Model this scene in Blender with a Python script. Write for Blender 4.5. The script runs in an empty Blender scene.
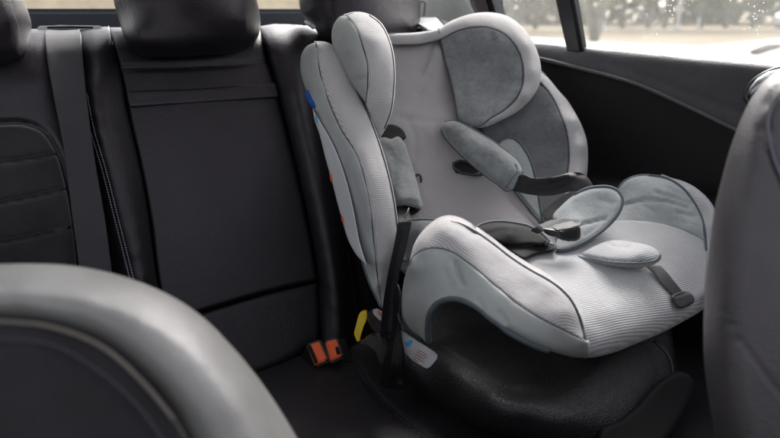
import bpy, bmesh, math, random
import numpy as np
from mathutils import Vector, Matrix
from mathutils.geometry import delaunay_2d_cdt

random.seed(7); np.random.seed(7)
SC = bpy.context.scene
COL = SC.collection
PI = math.pi

# ---------------------------------------------------------------- camera
FOC = 700.0                     # focal length in photo pixels (780 wide)
CAM = np.array([0.0, 0.0, 1.10])
pitch, yaw = math.radians(16.6), math.radians(30.7)
Fv = np.array([math.sin(yaw)*math.cos(pitch), math.cos(yaw)*math.cos(pitch), -math.sin(pitch)])
Rv = np.array([math.cos(yaw), -math.sin(yaw), 0.0])
Uv = np.cross(Rv, Fv)
cd = bpy.data.cameras.new('camera'); cam = bpy.data.objects.new('camera', cd); COL.objects.link(cam)
cam.matrix_world = Matrix(((Rv[0], Uv[0], -Fv[0], CAM[0]), (Rv[1], Uv[1], -Fv[1], CAM[1]),
                           (Rv[2], Uv[2], -Fv[2], CAM[2]), (0, 0, 0, 1)))
cd.sensor_width = 36; cd.lens = FOC/780*36
cd.clip_start = 0.02; cd.clip_end = 800
cd.dof.use_dof = True; cd.dof.focus_distance = 1.12; cd.dof.aperture_fstop = 3.8
SC.camera = cam

# ---------------------------------------------------------------- daylight
w = bpy.data.worlds.new('World'); SC.world = w; w.use_nodes = True
nt = w.node_tree; bg = nt.nodes['Background']
sky = nt.nodes.new('ShaderNodeTexSky'); sky.sky_type = 'NISHITA'; sky.sun_disc = False
SUN_EL, SUN_AZ = math.radians(35), math.radians(50)      # azimuth clockwise from +Y
sky.sun_elevation = SUN_EL; sky.sun_rotation = SUN_AZ
sky.dust_density = 4.0; sky.ozone_density = 1.0
hs = nt.nodes.new('ShaderNodeHueSaturation'); hs.inputs['Saturation'].default_value = 0.22
nt.links.new(sky.outputs[0], hs.inputs['Color']); nt.links.new(hs.outputs[0], bg.inputs[0])
bg.inputs[1].default_value = 0.15
sd = bpy.data.lights.new('sun', 'SUN'); sd.energy = 2.3; sd.angle = math.radians(30); sd.color = (1, 0.96, 0.91)
so = bpy.data.objects.new('sun', sd); COL.objects.link(so)
sv = Vector((math.sin(SUN_AZ)*math.cos(SUN_EL), math.cos(SUN_AZ)*math.cos(SUN_EL), math.sin(SUN_EL)))
so.rotation_euler = sv.to_track_quat('Z', 'Y').to_euler()
SC.view_settings.view_transform = 'Standard'; SC.view_settings.look = 'None'
SC.view_settings.exposure = 1.35; SC.view_settings.gamma = 1.0
SC.render.engine = 'CYCLES'
SC.cycles.use_denoising = True
SC.cycles.max_bounces = 8; SC.cycles.diffuse_bounces = 5; SC.cycles.transparent_max_bounces = 12

# ---------------------------------------------------------------- pixels <-> rays
def ray(px, py):
    px = np.asarray(px, float); py = np.asarray(py, float)
    a = (px-390)/FOC; b = -(py-219)/FOC
    return Fv + a[..., None]*Rv + b[..., None]*Uv
def P3(px, py, t):
    return CAM + ray(px, py)*np.asarray(t, float)[..., None]
def one(px, py, t): return P3(np.array([px]), np.array([py]), np.array([t]))[0]

def ctrl_t(c):
    """(x, y, t) or (x, y, kind, value): X/Y/Z plane (Z relative to the lens), B = rear backrest plane, K-like field."""
    if len(c) == 3: return c[2]
    d = ray(np.array([c[0]]), np.array([c[1]]))[0]
    k, v = c[2], c[3]
    if k == 'X': return v/d[0]
    if k == 'Y': return v/d[1]
    if k == 'Z': return v/d[2]
    if k == 'B': return (1.3923-v)/(d[1]-.47*d[2])
    return float(k.t(np.array([[c[0], c[1]]]))[0]) + v      # a Field

def seg_dist(P, L, closed=False):
    L = np.asarray([q[:2] for q in L], float)
    A = L; B = np.roll(L, -1, 0)
    if not closed: A, B = A[:-1], B[:-1]
    best = np.full(len(P), 1e9)
    for a, b in zip(A, B):
        ab = b-a; l2 = max(ab@ab, 1e-9)
        u = np.clip(((P-a)@ab)/l2, 0, 1)
        d = np.hypot(*(P-a-u[:, None]*ab).T)
        np.minimum(best, d, out=best)
    return best

def inside(P, L):
    x, y = P[:, 0], P[:, 1]; r = np.zeros(len(P), bool)
    n = len(L)
    for i in range(n):
        x1, y1 = L[i]; x2, y2 = L[(i+1) % n]
        if y1 == y2: continue
        c = ((y1 > y) != (y2 > y)) & (x < (x2-x1)*(y-y1)/(y2-y1)+x1)
        r ^= c
    return r

def spline(pts, closed=False, step=2.0):
    """Catmull-Rom through the points; a point with a third element 'c' is a sharp corner."""
    q = [np.array(p[:2], float) for p in pts]; cn = [len(p) > 2 and p[2] == 'c' for p in pts]
    n = len(q); out = []
    m = n if closed else n-1
    for i in range(m):
        p1, p2 = q[i], q[(i+1) % n]
        p0 = q[(i-1) % n] if (closed or i > 0) else p1*2-p2
        p3 = q[(i+2) % n] if (closed or i+2 < n) else p2*2-p1
        L = np.linalg.norm(p2-p1)
        if L < 1e-6: continue
        def tan(a, b, c, corner):
            if corner: return None
            la, lb = max(np.linalg.norm(b-a), 1e-6), max(np.linalg.norm(c-b), 1e-6)
            return ((b-a)/la*lb + (c-b)/lb*la)/(la+lb)
        m1 = tan(p0, p1, p2, cn[i]); m2 = tan(p1, p2, p3, cn[(i+1) % n])
        if m1 is None: m1 = (p2-p1)/L
        if m2 is None: m2 = (p2-p1)/L
        k = max(1, int(round(L/step)))
        for j in range(k):
            s = j/k; s2, s3 = s*s, s*s*s
            out.append((2*s3-3*s2+1)*p1 + (s3-2*s2+s)*L*m1 + (-2*s3+3*s2)*p2 + (s3-s2)*L*m2)
    if not closed: out.append(q[-1])
    return np.array(out)

def rail(path, kind, v, step=22):
    """many evenly spread control points along a path; v is one value or a list spread along it"""
    Q = spline(path, False, 2.0)
    k = max(2, int(len(Q)*2.0/step)+1)
    ii = np.linspace(0, len(Q)-1, k).round().astype(int)
    vv = np.interp(np.linspace(0, 1, k), np.linspace(0, 1, len(v)), v) if hasattr(v, '__len__') else [v]*k
    if kind == 't': return [(Q[i][0], Q[i][1], x) for i, x in zip(ii, vv)]
    return [(Q[i][0], Q[i][1], kind, x) for i, x in zip(ii, vv)]

class Field:
    """distance along each lens ray, smooth through a few known points of the real surface"""
    def __init__(s, ctrl, feats=()):
        X = np.array([(c[0], c[1]) for c in ctrl], float)
        v = np.array([1/ctrl_t(c) for c in ctrl])
        s.X = X; n = len(X)
        if n < 3: s.w = None; s.c = v.mean(); s.feats = list(feats); return
        K = s.phi(np.linalg.norm(X[:, None]-X[None], axis=2)) + np.eye(n)*2.0
        Pm = np.hstack([np.ones((n, 1)), X])
        A = np.zeros((n+3, n+3)); A[:n, :n] = K; A[:n, n:] = Pm; A[n:, :n] = Pm.T
        s.w = np.linalg.lstsq(A, np.concatenate([v, np.zeros(3)]), rcond=None)[0]
        s.feats = list(feats)
    def phi(s, r): return np.where(r > 1e-9, r*r*np.log(np.maximum(r, 1e-9)), 0)
    def base(s, P):
        P = np.asarray(P, float)
        if s.w is None: return np.full(len(P), 1/s.c)
        K = s.phi(np.linalg.norm(P[:, None]-s.X[None], axis=2))
        return 1/(K@s.w[:-3] + s.w[-3] + P@s.w[-2:])
    def t(s, P):
        t = s.base(P)
        for f in s.feats: t = t + feat(P, f)
        return t

def feat(P, f):
    L, wd, amp = f[0], f[1], f[2]
    d = seg_dist(P, spline(L, False, 4) if len(L) > 1 else [L[0], (L[0][0]+.01, L[0][1])])
    return amp*np.exp(-(d/wd)**2)

# ---------------------------------------------------------------- object helpers
def tag(o, label=None, cat=None, group=None, kind=None):
    if label: o['label'] = label
    if cat: o['category'] = cat
    if group: o['group'] = group
    if kind: o['kind'] = kind
    return o
def thing(name, label, cat, loc=(0, 0, 0), group=None):
    o = bpy.data.objects.new(name, None); COL.objects.link(o); o.location = loc
    o.empty_display_size = .05
    bpy.context.view_layer.update()
    return tag(o, label, cat, group)
def link(name, me, mat, parent=None, smooth=True):
    o = bpy.data.objects.new(name, me); COL.objects.link(o)
    if mat: me.materials.append(mat)
    if smooth: me.polygons.foreach_set('use_smooth', [True]*len(me.polygons))
    if parent is not None:
        o.parent = parent
        if parent.type == 'EMPTY': o.matrix_parent_inverse = Matrix.Translation(-parent.location)
    return o
def from_bm(name, bm, mat, parent=None, smooth=True):
    bmesh.ops.recalc_face_normals(bm, faces=bm.faces)
    me = bpy.data.meshes.new(name); bm.to_mesh(me); bm.free()
    return link(name, me, mat, parent, smooth)

def relief(name, mat, parent, outline, field, roll=(5, .008), rolls=(), feats=(), thick=.03, res=2.6,
           uvw=((1, 0, 0), (0, 0, 1)), tdir=None, ripple=None):
    """a padded panel: closed outline on a real surface, edges rolled back, closed behind with thickness"""
    B = spline(outline, True, 1.8)
    area = 0.5*np.sum(B[:, 0]*np.roll(B[:, 1], -1)-np.roll(B[:, 0], -1)*B[:, 1])
    if area < 0: B = B[::-1]
    keep = [0]
    for i in range(1, len(B)):
        if np.linalg.norm(B[i]-B[keep[-1]]) > .5: keep.append(i)
    B = B[keep]
    if np.linalg.norm(B[0]-B[-1]) < .5: B = B[:-1]
    nb = len(B)
    T = np.roll(B, -1, 0)-np.roll(B, 1, 0); T /= np.maximum(np.linalg.norm(T, axis=1)[:, None], 1e-9)
    N = np.stack([-T[:, 1], T[:, 0]], 1)
    W, amt = roll
    pts = [B]
    last = 0
    for fr in (.03, .12, .28, .5, .75, 1.05):
        dd = fr*W
        if dd < .12: continue
        if dd-last < .5 and dd > 1: continue
        Q = B+N*dd
        ok = inside(Q, B) & (seg_dist(Q, B, True) > dd*.93)
        Q = Q[ok]
        if dd-last > 1.2 or dd > 2: Q = Q[::1]
        pts.append(Q); last = dd
    lo, hi = B.min(0), B.max(0)
    gx, gy = np.meshgrid(np.arange(lo[0], hi[0], res), np.arange(lo[1], hi[1], res))
    gx[1::2] += res/2
    G = np.stack([gx.ravel(), gy.ravel()], 1)
    G = G[inside(G, B)]
    G = G[seg_dist(G, B, True) > last+res*.55]
    pts.append(G)
    A = np.vstack(pts)
    vs = [Vector((float(a), float(b))) for a, b in A]
    es = [(i, (i+1) % nb) for i in range(nb)]
    r = delaunay_2d_cdt(vs, es, [], 0, 1e-6)
    V = np.array([(v.x, v.y) for v in r[0]]); Fc = [list(f) for f in r[2]]
    cen = np.array([V[f].mean(0) for f in Fc]); kin = inside(cen, B)
    Fc = [f for f, k in zip(Fc, kin) if k]
    used = sorted({i for f in Fc for i in f}); mp = {u: i for i, u in enumerate(used)}
    V = V[used]; Fc = [[mp[i] for i in f] for f in Fc]
    dB = seg_dist(V, B, True)
    tb = field.t(V)
    def rl(d, wd, am):
        u = np.clip(1-d/wd, 0, 1); return am*(1-np.sqrt(np.maximum(1-u*u, 0)))
    t = tb + rl(dB, W, amt)
    mx = amt
    for L, wd, am in rolls:
        t = t + rl(seg_dist(V, spline(L, False, 3)), wd, am); mx = max(mx, am)
    for f in feats: t = t + feat(V, f)
    if ripple:
        for k, a in ripple:
            ph = np.random.rand(4)*6
            t = t + a*(np.sin(V[:, 0]*k+ph[0]+1.7*np.sin(V[:, 1]*k*.6+ph[1]))*np.sin(V[:, 1]*k*.9+ph[2]+1.3*np.sin(V[:, 0]*k*.7+ph[3])))
    front = P3(V[:, 0], V[:, 1], t)
    td = np.array(tdir if tdir is not None else ray(np.array([V[:, 0].mean()]), np.array([V[:, 1].mean()]))[0]); td = td/np.linalg.norm(td)
    back = P3(V[:, 0], V[:, 1], tb+mx) + td*thick
    # boundary edges -> side wall
    cnt = {}
    for f in Fc:
        for i in range(len(f)):
            a, b = f[i], f[(i+1) % len(f)]
            k = (min(a, b), max(a, b)); cnt.setdefault(k, []).append((a, b))
    be = [v[0] for v in cnt.values() if len(v) == 1]
    n = len(V)
    faces = [f[::-1] for f in Fc]
    faces += [[i+n for i in f] for f in Fc]
    faces += [[a, b, b+n, a+n] for a, b in be]
    me = bpy.data.meshes.new(name)
    co = np.vstack([front, back])
    me.from_pydata(co.tolist(), [], faces)
    uv = me.uv_layers.new(name='UVMap')
    u, v = np.array(uvw[0], float), np.array(uvw[1], float)
    uvc = np.stack([co@u, co@v], 1)
    li = np.empty(len(me.loops), int); me.loops.foreach_get('vertex_index', li)
    uv.data.foreach_set('uv', uvc[li].ravel())
    me.validate()
    # face outwards
    bm = bmesh.new(); bm.from_mesh(me); bmesh.ops.recalc_face_normals(bm, faces=bm.faces); bm.to_mesh(me); bm.free()
    o = link(name, me, mat, parent)
    return o

def tube_pts(name, mat, parent, pts, rad, n=8, closed=False, flat=1.0):
    pts = np.asarray(pts, float); m = len(pts)
    bm = bmesh.new(); rings = []
    for i in range(m):
        a = pts[(i-1) % m] if (closed or i > 0) else pts[i]
        b = pts[(i+1) % m] if (closed or i < m-1) else pts[i]
        d = Vector(b-a)
        if d.length < 1e-9: d = Vector((0, 0, 1))
        d.normalize()
        view = Vector(pts[i]-CAM).normalized()
        s = d.cross(view)
        if s.length < 1e-6: s = d.orthogonal()
        s.normalize(); u = s.cross(d)
        r = rad(i/(m-1)) if callable(rad) else rad
        rings.append([bm.verts.new(Vector(pts[i]) + s*(r*math.cos(k*2*PI/n)) + u*(r*flat*math.sin(k*2*PI/n))) for k in range(n)])
    for i in range(m if closed else m-1):
        A, Bq = rings[i], rings[(i+1) % m]
        for k in range(n): bm.faces.new((A[k], A[(k+1) % n], Bq[(k+1) % n], Bq[k]))
    if not closed:
        bm.faces.new(rings[0]); bm.faces.new(rings[-1][::-1])
    return from_bm(name, bm, mat, parent)
def piping(name, mat, parent, path, field, off=.0, rad=.0016, closed=False, step=2.5):
    Q = spline(path, closed, step)
    t = field.t(Q)+off if isinstance(field, Field) else np.interp(np.linspace(0, 1, len(Q)), np.linspace(0, 1, len(field)), field)+off
    return tube_pts(name, mat, parent, P3(Q[:, 0], Q[:, 1], t), rad, closed=closed)
def stitches(name, mat, parent, path, field, off=-.001, pitch=3.4, ln=2.1, rad=.0007):
    Q = spline(path, False, .5); bm = bmesh.new()
    s = np.concatenate([[0], np.cumsum(np.linalg.norm(np.diff(Q, axis=0), axis=1))])
    a = 0
    while a+ln < s[-1]:
        c = [np.array([np.interp(a+ln*f, s, Q[:, 0]), np.interp(a+ln*f, s, Q[:, 1])]) for f in (0, .5, 1)]
        V = np.array(c); t = field.t(V)+off; p = P3(V[:, 0], V[:, 1], t)
        d = Vector(p[2]-p[0]).normalized(); view = Vector(p[1]-CAM).normalized()
        sd_ = d.cross(view).normalized(); up = -view
        rr = []
        for i, f in enumerate((.35, 1, .35)):
            rr.append([bm.verts.new(Vector(p[i])+sd_*(rad*f*math.cos(k*PI/3))+up*(rad*f*math.sin(k*PI/3))) for k in range(6)])
        for A, B_ in ((rr[0], rr[1]), (rr[1], rr[2])):
            for k in range(6): bm.faces.new((A[k], A[(k+1) % 6], B_[(k+1) % 6], B_[k]))
        bm.faces.new(rr[0]); bm.faces.new(rr[2][::-1])
        a += pitch
    return from_bm(name, bm, mat, parent)
def hull(name, mat, parent, bottom, top, bevel=.002, seg=3, smooth=False):
    """prism between two matching 3-D loops, bevelled"""
    bm = bmesh.new()
    a = [bm.verts.new(Vector(p)) for p in bottom]; b = [bm.verts.new(Vector(p)) for p in top]
    bm.faces.new(a); bm.faces.new(b[::-1]); n = len(a)
    for i in range(n): bm.faces.new((a[i], a[(i+1) % n], b[(i+1) % n], b[i]))
    if bevel: bmesh.ops.bevel(bm, geom=bm.edges[:], offset=bevel, segments=seg, affect='EDGES', clamp_overlap=True)
    return from_bm(name, bm, mat, parent, smooth)
def box(name, mat, parent, lo, hi, bevel=.004, seg=2):
    x0, y0, z0 = lo; x1, y1, z1 = hi
    return hull(name, mat, parent, [(x0, y0, z0), (x1, y0, z0), (x1, y1, z0), (x0, y1, z0)],
                [(x0, y0, z1), (x1, y0, z1), (x1, y1, z1), (x0, y1, z1)], bevel, seg)
def slab(name, mat, parent, pix, t, thick=.01, bevel=.001, tdir=None):
    """flat polygon through pixel points at per-point distance, given thickness"""
    ts = t if hasattr(t, '__len__') else [t]*len(pix)
    f = [one(p[0], p[1], tt) for p, tt in zip(pix, ts)]
    d = np.array(tdir if tdir is not None else Fv)*thick
    return hull(name, mat, parent, f, [q+d for q in f], bevel)

# ---------------------------------------------------------------- materials
def srgb(r, g, b):
    return tuple(((c/255)/12.92 if c/255 <= .04045 else ((c/255+.055)/1.055)**2.4) for c in (r, g, b))
def newmat(name, col, rough=.6, spec=.5, sheen=0, metal=0):
    m = bpy.data.materials.new(name); m.use_nodes = True
    b = m.node_tree.nodes['Principled BSDF']
    b.inputs['Base Color'].default_value = (*col, 1); b.inputs['Roughness'].default_value = rough
    b.inputs['Specular IOR Level'].default_value = spec; b.inputs['Metallic'].default_value = metal
    if sheen: b.inputs['Sheen Weight'].default_value = sheen; b.inputs['Sheen Roughness'].default_value = .5
    return m, m.node_tree, b
def N(nt, ty, **kw):
    n = nt.nodes.new(ty)
    for k, v in kw.items():
        if k in n.inputs: n.inputs[k].default_value = v
        else: setattr(n, k, v)
    return n
def mathn(nt, op, a, b=None):
    n = nt.nodes.new('ShaderNodeMath'); n.operation = op
    for i, v in enumerate((a, b)):
        if v is None: continue
        if isinstance(v, (int, float)): n.inputs[i].default_value = v
        else: nt.links.new(v, n.inputs[i])
    return n.outputs[0]
def mixcol(nt, fac, c1, c2):
    n = nt.nodes.new('ShaderNodeMix'); n.data_type = 'RGBA'
    for sck, v in ((n.inputs[0], fac), (n.inputs[6], c1), (n.inputs[7], c2)):
        if isinstance(v, tuple): sck.default_value = (*v, 1)
        elif isinstance(v, (int, float)): sck.default_value = v
        else: nt.links.new(v, sck)
    return n.outputs[2]
def bump(nt, bsdf, h, dist, strength=1.0, prev=None):
    n = nt.nodes.new('ShaderNodeBump'); n.inputs['Distance'].default_value = dist; n.inputs['Strength'].default_value = strength
    nt.links.new(h, n.inputs['Height'])
    if prev: nt.links.new(prev, n.inputs['Normal'])
    nt.links.new(n.outputs[0], bsdf.inputs['Normal']); return n.outputs[0]
def noise(nt, co, scale, detail=3, rough=.5):
    n = N(nt, 'ShaderNodeTexNoise'); n.inputs['Scale'].default_value = scale
    n.inputs['Detail'].default_value = detail; n.inputs['Roughness'].default_value = rough
    nt.links.new(co, n.inputs['Vector']); return n.outputs[0]
def ramp(nt, f, a, b):
    n = nt.nodes.new('ShaderNodeMapRange'); n.inputs[1].default_value = a; n.inputs[2].default_value = b
    nt.links.new(f, n.inputs[0]); return n.outputs[0]

def leather(name, col, rough=.42, grain=700, gd=.0005, spec=.5):
    m, nt, b = newmat(name, col, rough, spec)
    b.inputs['Specular Tint'].default_value = (.97, .90, 1.0, 1)
    co = N(nt, 'ShaderNodeTexCoord').outputs['Object']
    v = N(nt, 'ShaderNodeTexVoronoi'); v.inputs['Scale'].default_value = grain; nt.links.new(co, v.inputs['Vector'])
    n2 = noise(nt, co, 90, 4, .6); n3 = noise(nt, co, 14, 3, .6)
    h = mathn(nt, 'ADD', v.outputs[0], mathn(nt, 'MULTIPLY', n2, .5))
    p = bump(nt, b, h, gd, .8)
    bump(nt, b, n3, .005, .32, p)
    nt.links.new(mathn(nt, 'ADD', mathn(nt, 'MULTIPLY', n2, .16), rough-.08), b.inputs['Roughness'])
    nt.links.new(mixcol(nt, ramp(nt, n3, .3, .7), tuple(c*.85 for c in col), tuple(c*1.2 for c in col)), b.inputs['Base Color'])
    return m
def knit(name, col, pitch=.0038, pu=.0030, dark=.62, depth=.0007, honey=0.0, wv=.72):
    m, nt, b = newmat(name, col, .85, .25, .25)
    uv = N(nt, 'ShaderNodeTexCoord').outputs['UV']; co = N(nt, 'ShaderNodeTexCoord').outputs['Object']
    wob = noise(nt, co, 25, 2)
    s = N(nt, 'ShaderNodeSeparateXYZ'); nt.links.new(uv, s.inputs[0])
    vv = mathn(nt, 'ADD', mathn(nt, 'MULTIPLY', s.outputs[1], 2*PI/pitch), mathn(nt, 'MULTIPLY', wob, 1.2))
    uu = mathn(nt, 'MULTIPLY', s.outputs[0], 2*PI/pu)
    if honey: uu = mathn(nt, 'ADD', uu, mathn(nt, 'MULTIPLY', mathn(nt, 'FLOOR', mathn(nt, 'DIVIDE', vv, 2*PI)), PI))
    a = mathn(nt, 'ADD', mathn(nt, 'MULTIPLY', mathn(nt, 'SINE', vv), .5), .5)
    c = mathn(nt, 'ADD', mathn(nt, 'MULTIPLY', mathn(nt, 'SINE', uu), .5), .5)
    h = mathn(nt, 'POWER', mathn(nt, 'ADD', mathn(nt, 'MULTIPLY', a, wv), mathn(nt, 'MULTIPLY', c, 1-wv)), .75)
    big = noise(nt, co, 11, 4, .6)
    fine = noise(nt, co, 500, 2, .6)
    c0 = mixcol(nt, ramp(nt, h, .15, .75), tuple(x*dark for x in col), col)
    c1 = mixcol(nt, ramp(nt, big, .3, .7), tuple(x*.88 for x in col), tuple(min(x*1.08, 1) for x in col))
    mm = nt.nodes.new('ShaderNodeMix'); mm.data_type = 'RGBA'; mm.blend_type = 'MULTIPLY'; mm.inputs[0].default_value = 1
    nt.links.new(c0, mm.inputs[6])
    sc = mixcol(nt, ramp(nt, big, .3, .7), (.9, .9, .9), (1.0, 1.0, 1.0)); nt.links.new(sc, mm.inputs[7])
    nt.links.new(mm.outputs[2], b.inputs['Base Color'])
    p = bump(nt, b, h, depth, .8); p = bump(nt, b, fine, .0004, .4, p); bump(nt, b, big, .008, .45, p)
    return m
def suede(name, col, mott=.3, crinkle=.9):
    m, nt, b = newmat(name, col, .9, .15, .5)
    co = N(nt, 'ShaderNodeTexCoord').outputs['Object']
    n1 = noise(nt, co, 22, 6, .68); n2 = noise(nt, co, 130, 4, .6); n3 = noise(nt, co, 1500, 2)
    f = mathn(nt, 'ADD', mathn(nt, 'MULTIPLY', n1, .7), mathn(nt, 'MULTIPLY', n2, .3))
    nt.links.new(mixcol(nt, ramp(nt, f, .35, .66), tuple(x*(1-mott) for x in col), tuple(x*(1+mott*.7) for x in col)), b.inputs['Base Color'])
    p = bump(nt, b, n1, .006, .45*crinkle); p = bump(nt, b, n2, .0012, .6*crinkle, p); bump(nt, b, n3, .0003, .5, p)
    return m
def webbing(name, col, k=.0016):
    m, nt, b = newmat(name, col, .45, .4, 0)
    uv = N(nt, 'ShaderNodeTexCoord').outputs['UV']; co = N(nt, 'ShaderNodeTexCoord').outputs['Object']
    s = N(nt, 'ShaderNodeSeparateXYZ'); nt.links.new(uv, s.inputs[0])
    a = mathn(nt, 'SINE', mathn(nt, 'MULTIPLY', mathn(nt, 'ADD', s.outputs[0], s.outputs[1]), 2*PI/k))
    c = mathn(nt, 'SINE', mathn(nt, 'MULTIPLY', mathn(nt, 'SUBTRACT', s.outputs[0], s.outputs[1]), 2*PI/k))
    p = bump(nt, b, mathn(nt, 'MULTIPLY', a, c), .0002, .8)
    bump(nt, b, noise(nt, co, 60, 3), .002, .3, p)
    return m
def plain(name, col, rough=.5, spec=.5, metal=0, var=.12, sc=40, bd=.0006):
    m, nt, b = newmat(name, col, rough, spec, 0, metal)
    co = N(nt, 'ShaderNodeTexCoord').outputs['Object']; n = noise(nt, co, sc, 5, .6)
    nt.links.new(mixcol(nt, ramp(nt, n, .3, .7), tuple(x*(1-var) for x in col), tuple(min(1, x*(1+var)) for x in col)), b.inputs['Base Color'])
    bump(nt, b, n, bd, .5)
    return m
def grained_plastic(name, col, rough=.38, sc=900, d=.0006):
    m, nt, b = newmat(name, col, rough, 1.0)
    co = N(nt, 'ShaderNodeTexCoord').outputs['Object']
    vn = N(nt, 'ShaderNodeTexVoronoi'); vn.inputs['Scale'].default_value = sc; nt.links.new(co, vn.inputs['Vector']); n = vn.outputs[0]
    n2 = noise(nt, co, sc*1.1, 2, .6)
    p = bump(nt, b, n2, d*.8, .7); bump(nt, b, n, d, 1.0, p)
    nt.links.new(mixcol(nt, ramp(nt, n2, .45, .75), col, tuple(c*3.5 for c in col)), b.inputs['Base Color'])  # paler speckle in the colour stands in for glints off the grain
    nt.links.new(mathn(nt, 'ADD', mathn(nt, 'MULTIPLY', n, .3), rough-.15), b.inputs['Roughness'])
    return m

M = {}
M['leather'] = leather('dark_leather', (.0120, .0100, .0118), .36, spec=.45)
M['leather_cushion'] = leather('cushion_leather', (.010, .0085, .0095), .5)
M['leather_front_lit'] = leather('front_leather_lit', (.185, .18, .173), .36, 500)  # front seat leather lightened to carry the light on the left rim
M['leather_front_shaded'] = leather('front_leather_shaded', (.050, .045, .046), .45, 500)  # same front seat leather, darkened for the side turned from the light
M['alcantara'] = suede('charcoal_microfibre', (.017, .0155, .019), .25, .5)
M['thread'] = plain('pale_thread', (.42, .41, .48), .6)
M['thread_dark'] = plain('dark_thread', (.09, .09, .11), .6)
M['belt'] = webbing('belt_webbing', (.038, .034, .043))
M['strap'] = webbing('harness_webbing', (.012, .011, .014))
M['belt_dark'] = webbing('black_belt_webbing', (.005, .005, .006))
M['knit'] = knit('grey_knit', (.46, .440, .446), .0028, .0031, .60, .0007, honey=0, wv=.52)
M['knit_back'] = knit('grey_ribbed_knit', (.40, .375, .382), .0034, .0028, .64, .0005)
M['knit_pad'] = knit('pale_ribbed_knit', (.53, .525, .54), .0031, .0028, .58, .0008)
M['side'] = plain('grey_green_jersey', (.325, .333, .327), .8, .3, 0, .07, 25, .003)
M['suede'] = suede('grey_suede', (.158, .168, .172), .36)
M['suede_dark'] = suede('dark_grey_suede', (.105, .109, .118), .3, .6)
M['suede_mid'] = suede('slate_suede', (.188, .196, .204), .36, .8)
M['suede_light'] = suede('pale_grey_suede', (.35, .37, .372), .16, .9)
M['piping'] = plain('slate_piping', (.075, .09, .105), .7)
M['piping_black'] = plain('charcoal_piping', (.045, .045, .052), .7)
M['piping_grey'] = plain('grey_piping', (.16, .19, .205), .75)
M['shell'] = plain('white_shell_plastic', (.50, .49, .51), .35, .5, 0, .03)
M['base'] = grained_plastic('grained_black_plastic', (.012, .012, .013), .30, 620, .0010)
M['black'] = plain('black_plastic', (.012, .012, .013), .4)
M['matte_black'] = plain('matte_black_trim', (.008, .008, .009), .75, .3)
M['black_lining'] = plain('black_lining', (.007, .007, .008), .85, .4)
M['buckle'] = plain('grey_buckle_plastic', (.20, .20, .20), .7, .06, .0, .1, 60)
M['red'] = plain('orange_red_plastic', (.85, .12, .03), .4, .5, 0, .06)
M['yellow'] = plain('yellow_plastic', (.85, .60, .02), .45)
M['blue'] = plain('blue_plastic', (.02, .10, .45), .4)
M['orange'] = plain('orange_sticker', (.75, .12, .03), .5)
M['paper'] = plain('label_paper', (.46, .45, .46), .7)
M['ink_blue'] = plain('blue_print', (.05, .35, .62), .6)
M['ink_red'] = plain('red_print', (.32, .12, .12), .6)
M['door'] = leather('door_trim', (.030, .029, .031), .55, 420, .0005)
M['door_low'] = plain('door_lower_trim', (.010, .0095, .0105), .6, .35)
M['pillar'] = plain('pale_grey_pillar_trim', (.46, .47, .45), .8, .3, 0, .04)
M['frame'] = plain('black_window_frame', (.012, .012, .014), .4)
M['buckle_dark'] = plain('dark_buckle_plastic', (.045, .045, .045), .55, .2)
M['chrome'] = plain('satin_chrome', (.75, .76, .78), .25, .5, 1, .02)
M['headliner'] = plain('headliner_cloth', (.55, .54, .52), .9)
M['shelf'] = plain('grey_shelf_trim', (.30, .31, .33), .6)

# ================================================================ OUTSIDE
def ground_sheet(name, pts, z, mat):
    bm = bmesh.new(); vs = [bm.verts.new((x, y, z)) for x, y in pts]; bm.faces.new(vs)
    o = from_bm(name, bm, mat, None, False); tag(o, kind='structure'); return o
def gmat(name, c1, c2, s1, s2, rough=.95):
    m, nt, b = newmat(name, c1, rough, .2)
    co = N(nt, 'ShaderNodeTexCoord').outputs['Object']
    mp = nt.nodes.new('ShaderNodeMapping'); mp.inputs['Scale'].default_value = (1, 1, 1); nt.links.new(co, mp.inputs[0])
    a = noise(nt, mp.outputs[0], s1, 6, .65); c = noise(nt, mp.outputs[0], s2, 3)
    f = ramp(nt, mathn(nt, 'ADD', mathn(nt, 'MULTIPLY', a, .6), mathn(nt, 'MULTIPLY', c, .4)), .35, .65)
    nt.links.new(mixcol(nt, f, c1, c2), b.inputs['Base Color']); return m
M['field'] = gmat('dry_grass_field', (.20, .155, .10), (.27, .215, .145), .25, 3)
M['pave'] = gmat('pale_concrete', (.62, .62, .62), (.72, .72, .71), .3, 4)
M['bark'] = plain('tree_bark', (.10, .085, .07), .9, .2, 0, .3, 8, .02)
M['bark_pale'] = plain('pale_bark', (.16, .14, .11), .9, .2, 0, .3, 8, .02)
M['leaf_tan'] = gmat('autumn_leaves', (.20, .155, .09), (.13, .10, .055), 1, 8)
M['leaf_green'] = gmat('dull_green_leaves', (.075, .09, .06), (.12, .12, .075), 1, 8)
M['pole'] = plain('white_pole_paint', (.75, .76, .78), .5)
M['car_white'] = plain('white_car_paint', (.8, .8, .8), .3, .5, 0, .02)
M['car_glass'] = plain('dark_car_glass', (.03, .035, .04), .1, .5, 0, .02)
M['tyre'] = plain('tyre_rubber', (.02, .02, .02), .8)

ground_sheet('ground', [(-400, -400), (500, -400), (500, 500), (-400, 500)], 0.0, M['field'])
pv = []
for px, py in ((440, 36), (537, 38.5), (580, 41), (640, 44.5), (700, 47), (735, 43.5), (780, 39.5), (900, 31)):
    d = ray(np.array([px]), np.array([py]))[0]; p = CAM + d*(-1.10/d[2]); pv.append((p[0], p[1]))
pv += [(40, -30), (-3, -30), (-3, 8)]
ground_sheet('pavement', pv, .02, M['pave'])
def ground_at(px, py, z=0):
    d = ray(np.array([px]), np.array([py]))[0]; return CAM + d*((z-1.10)/d[2])

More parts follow.
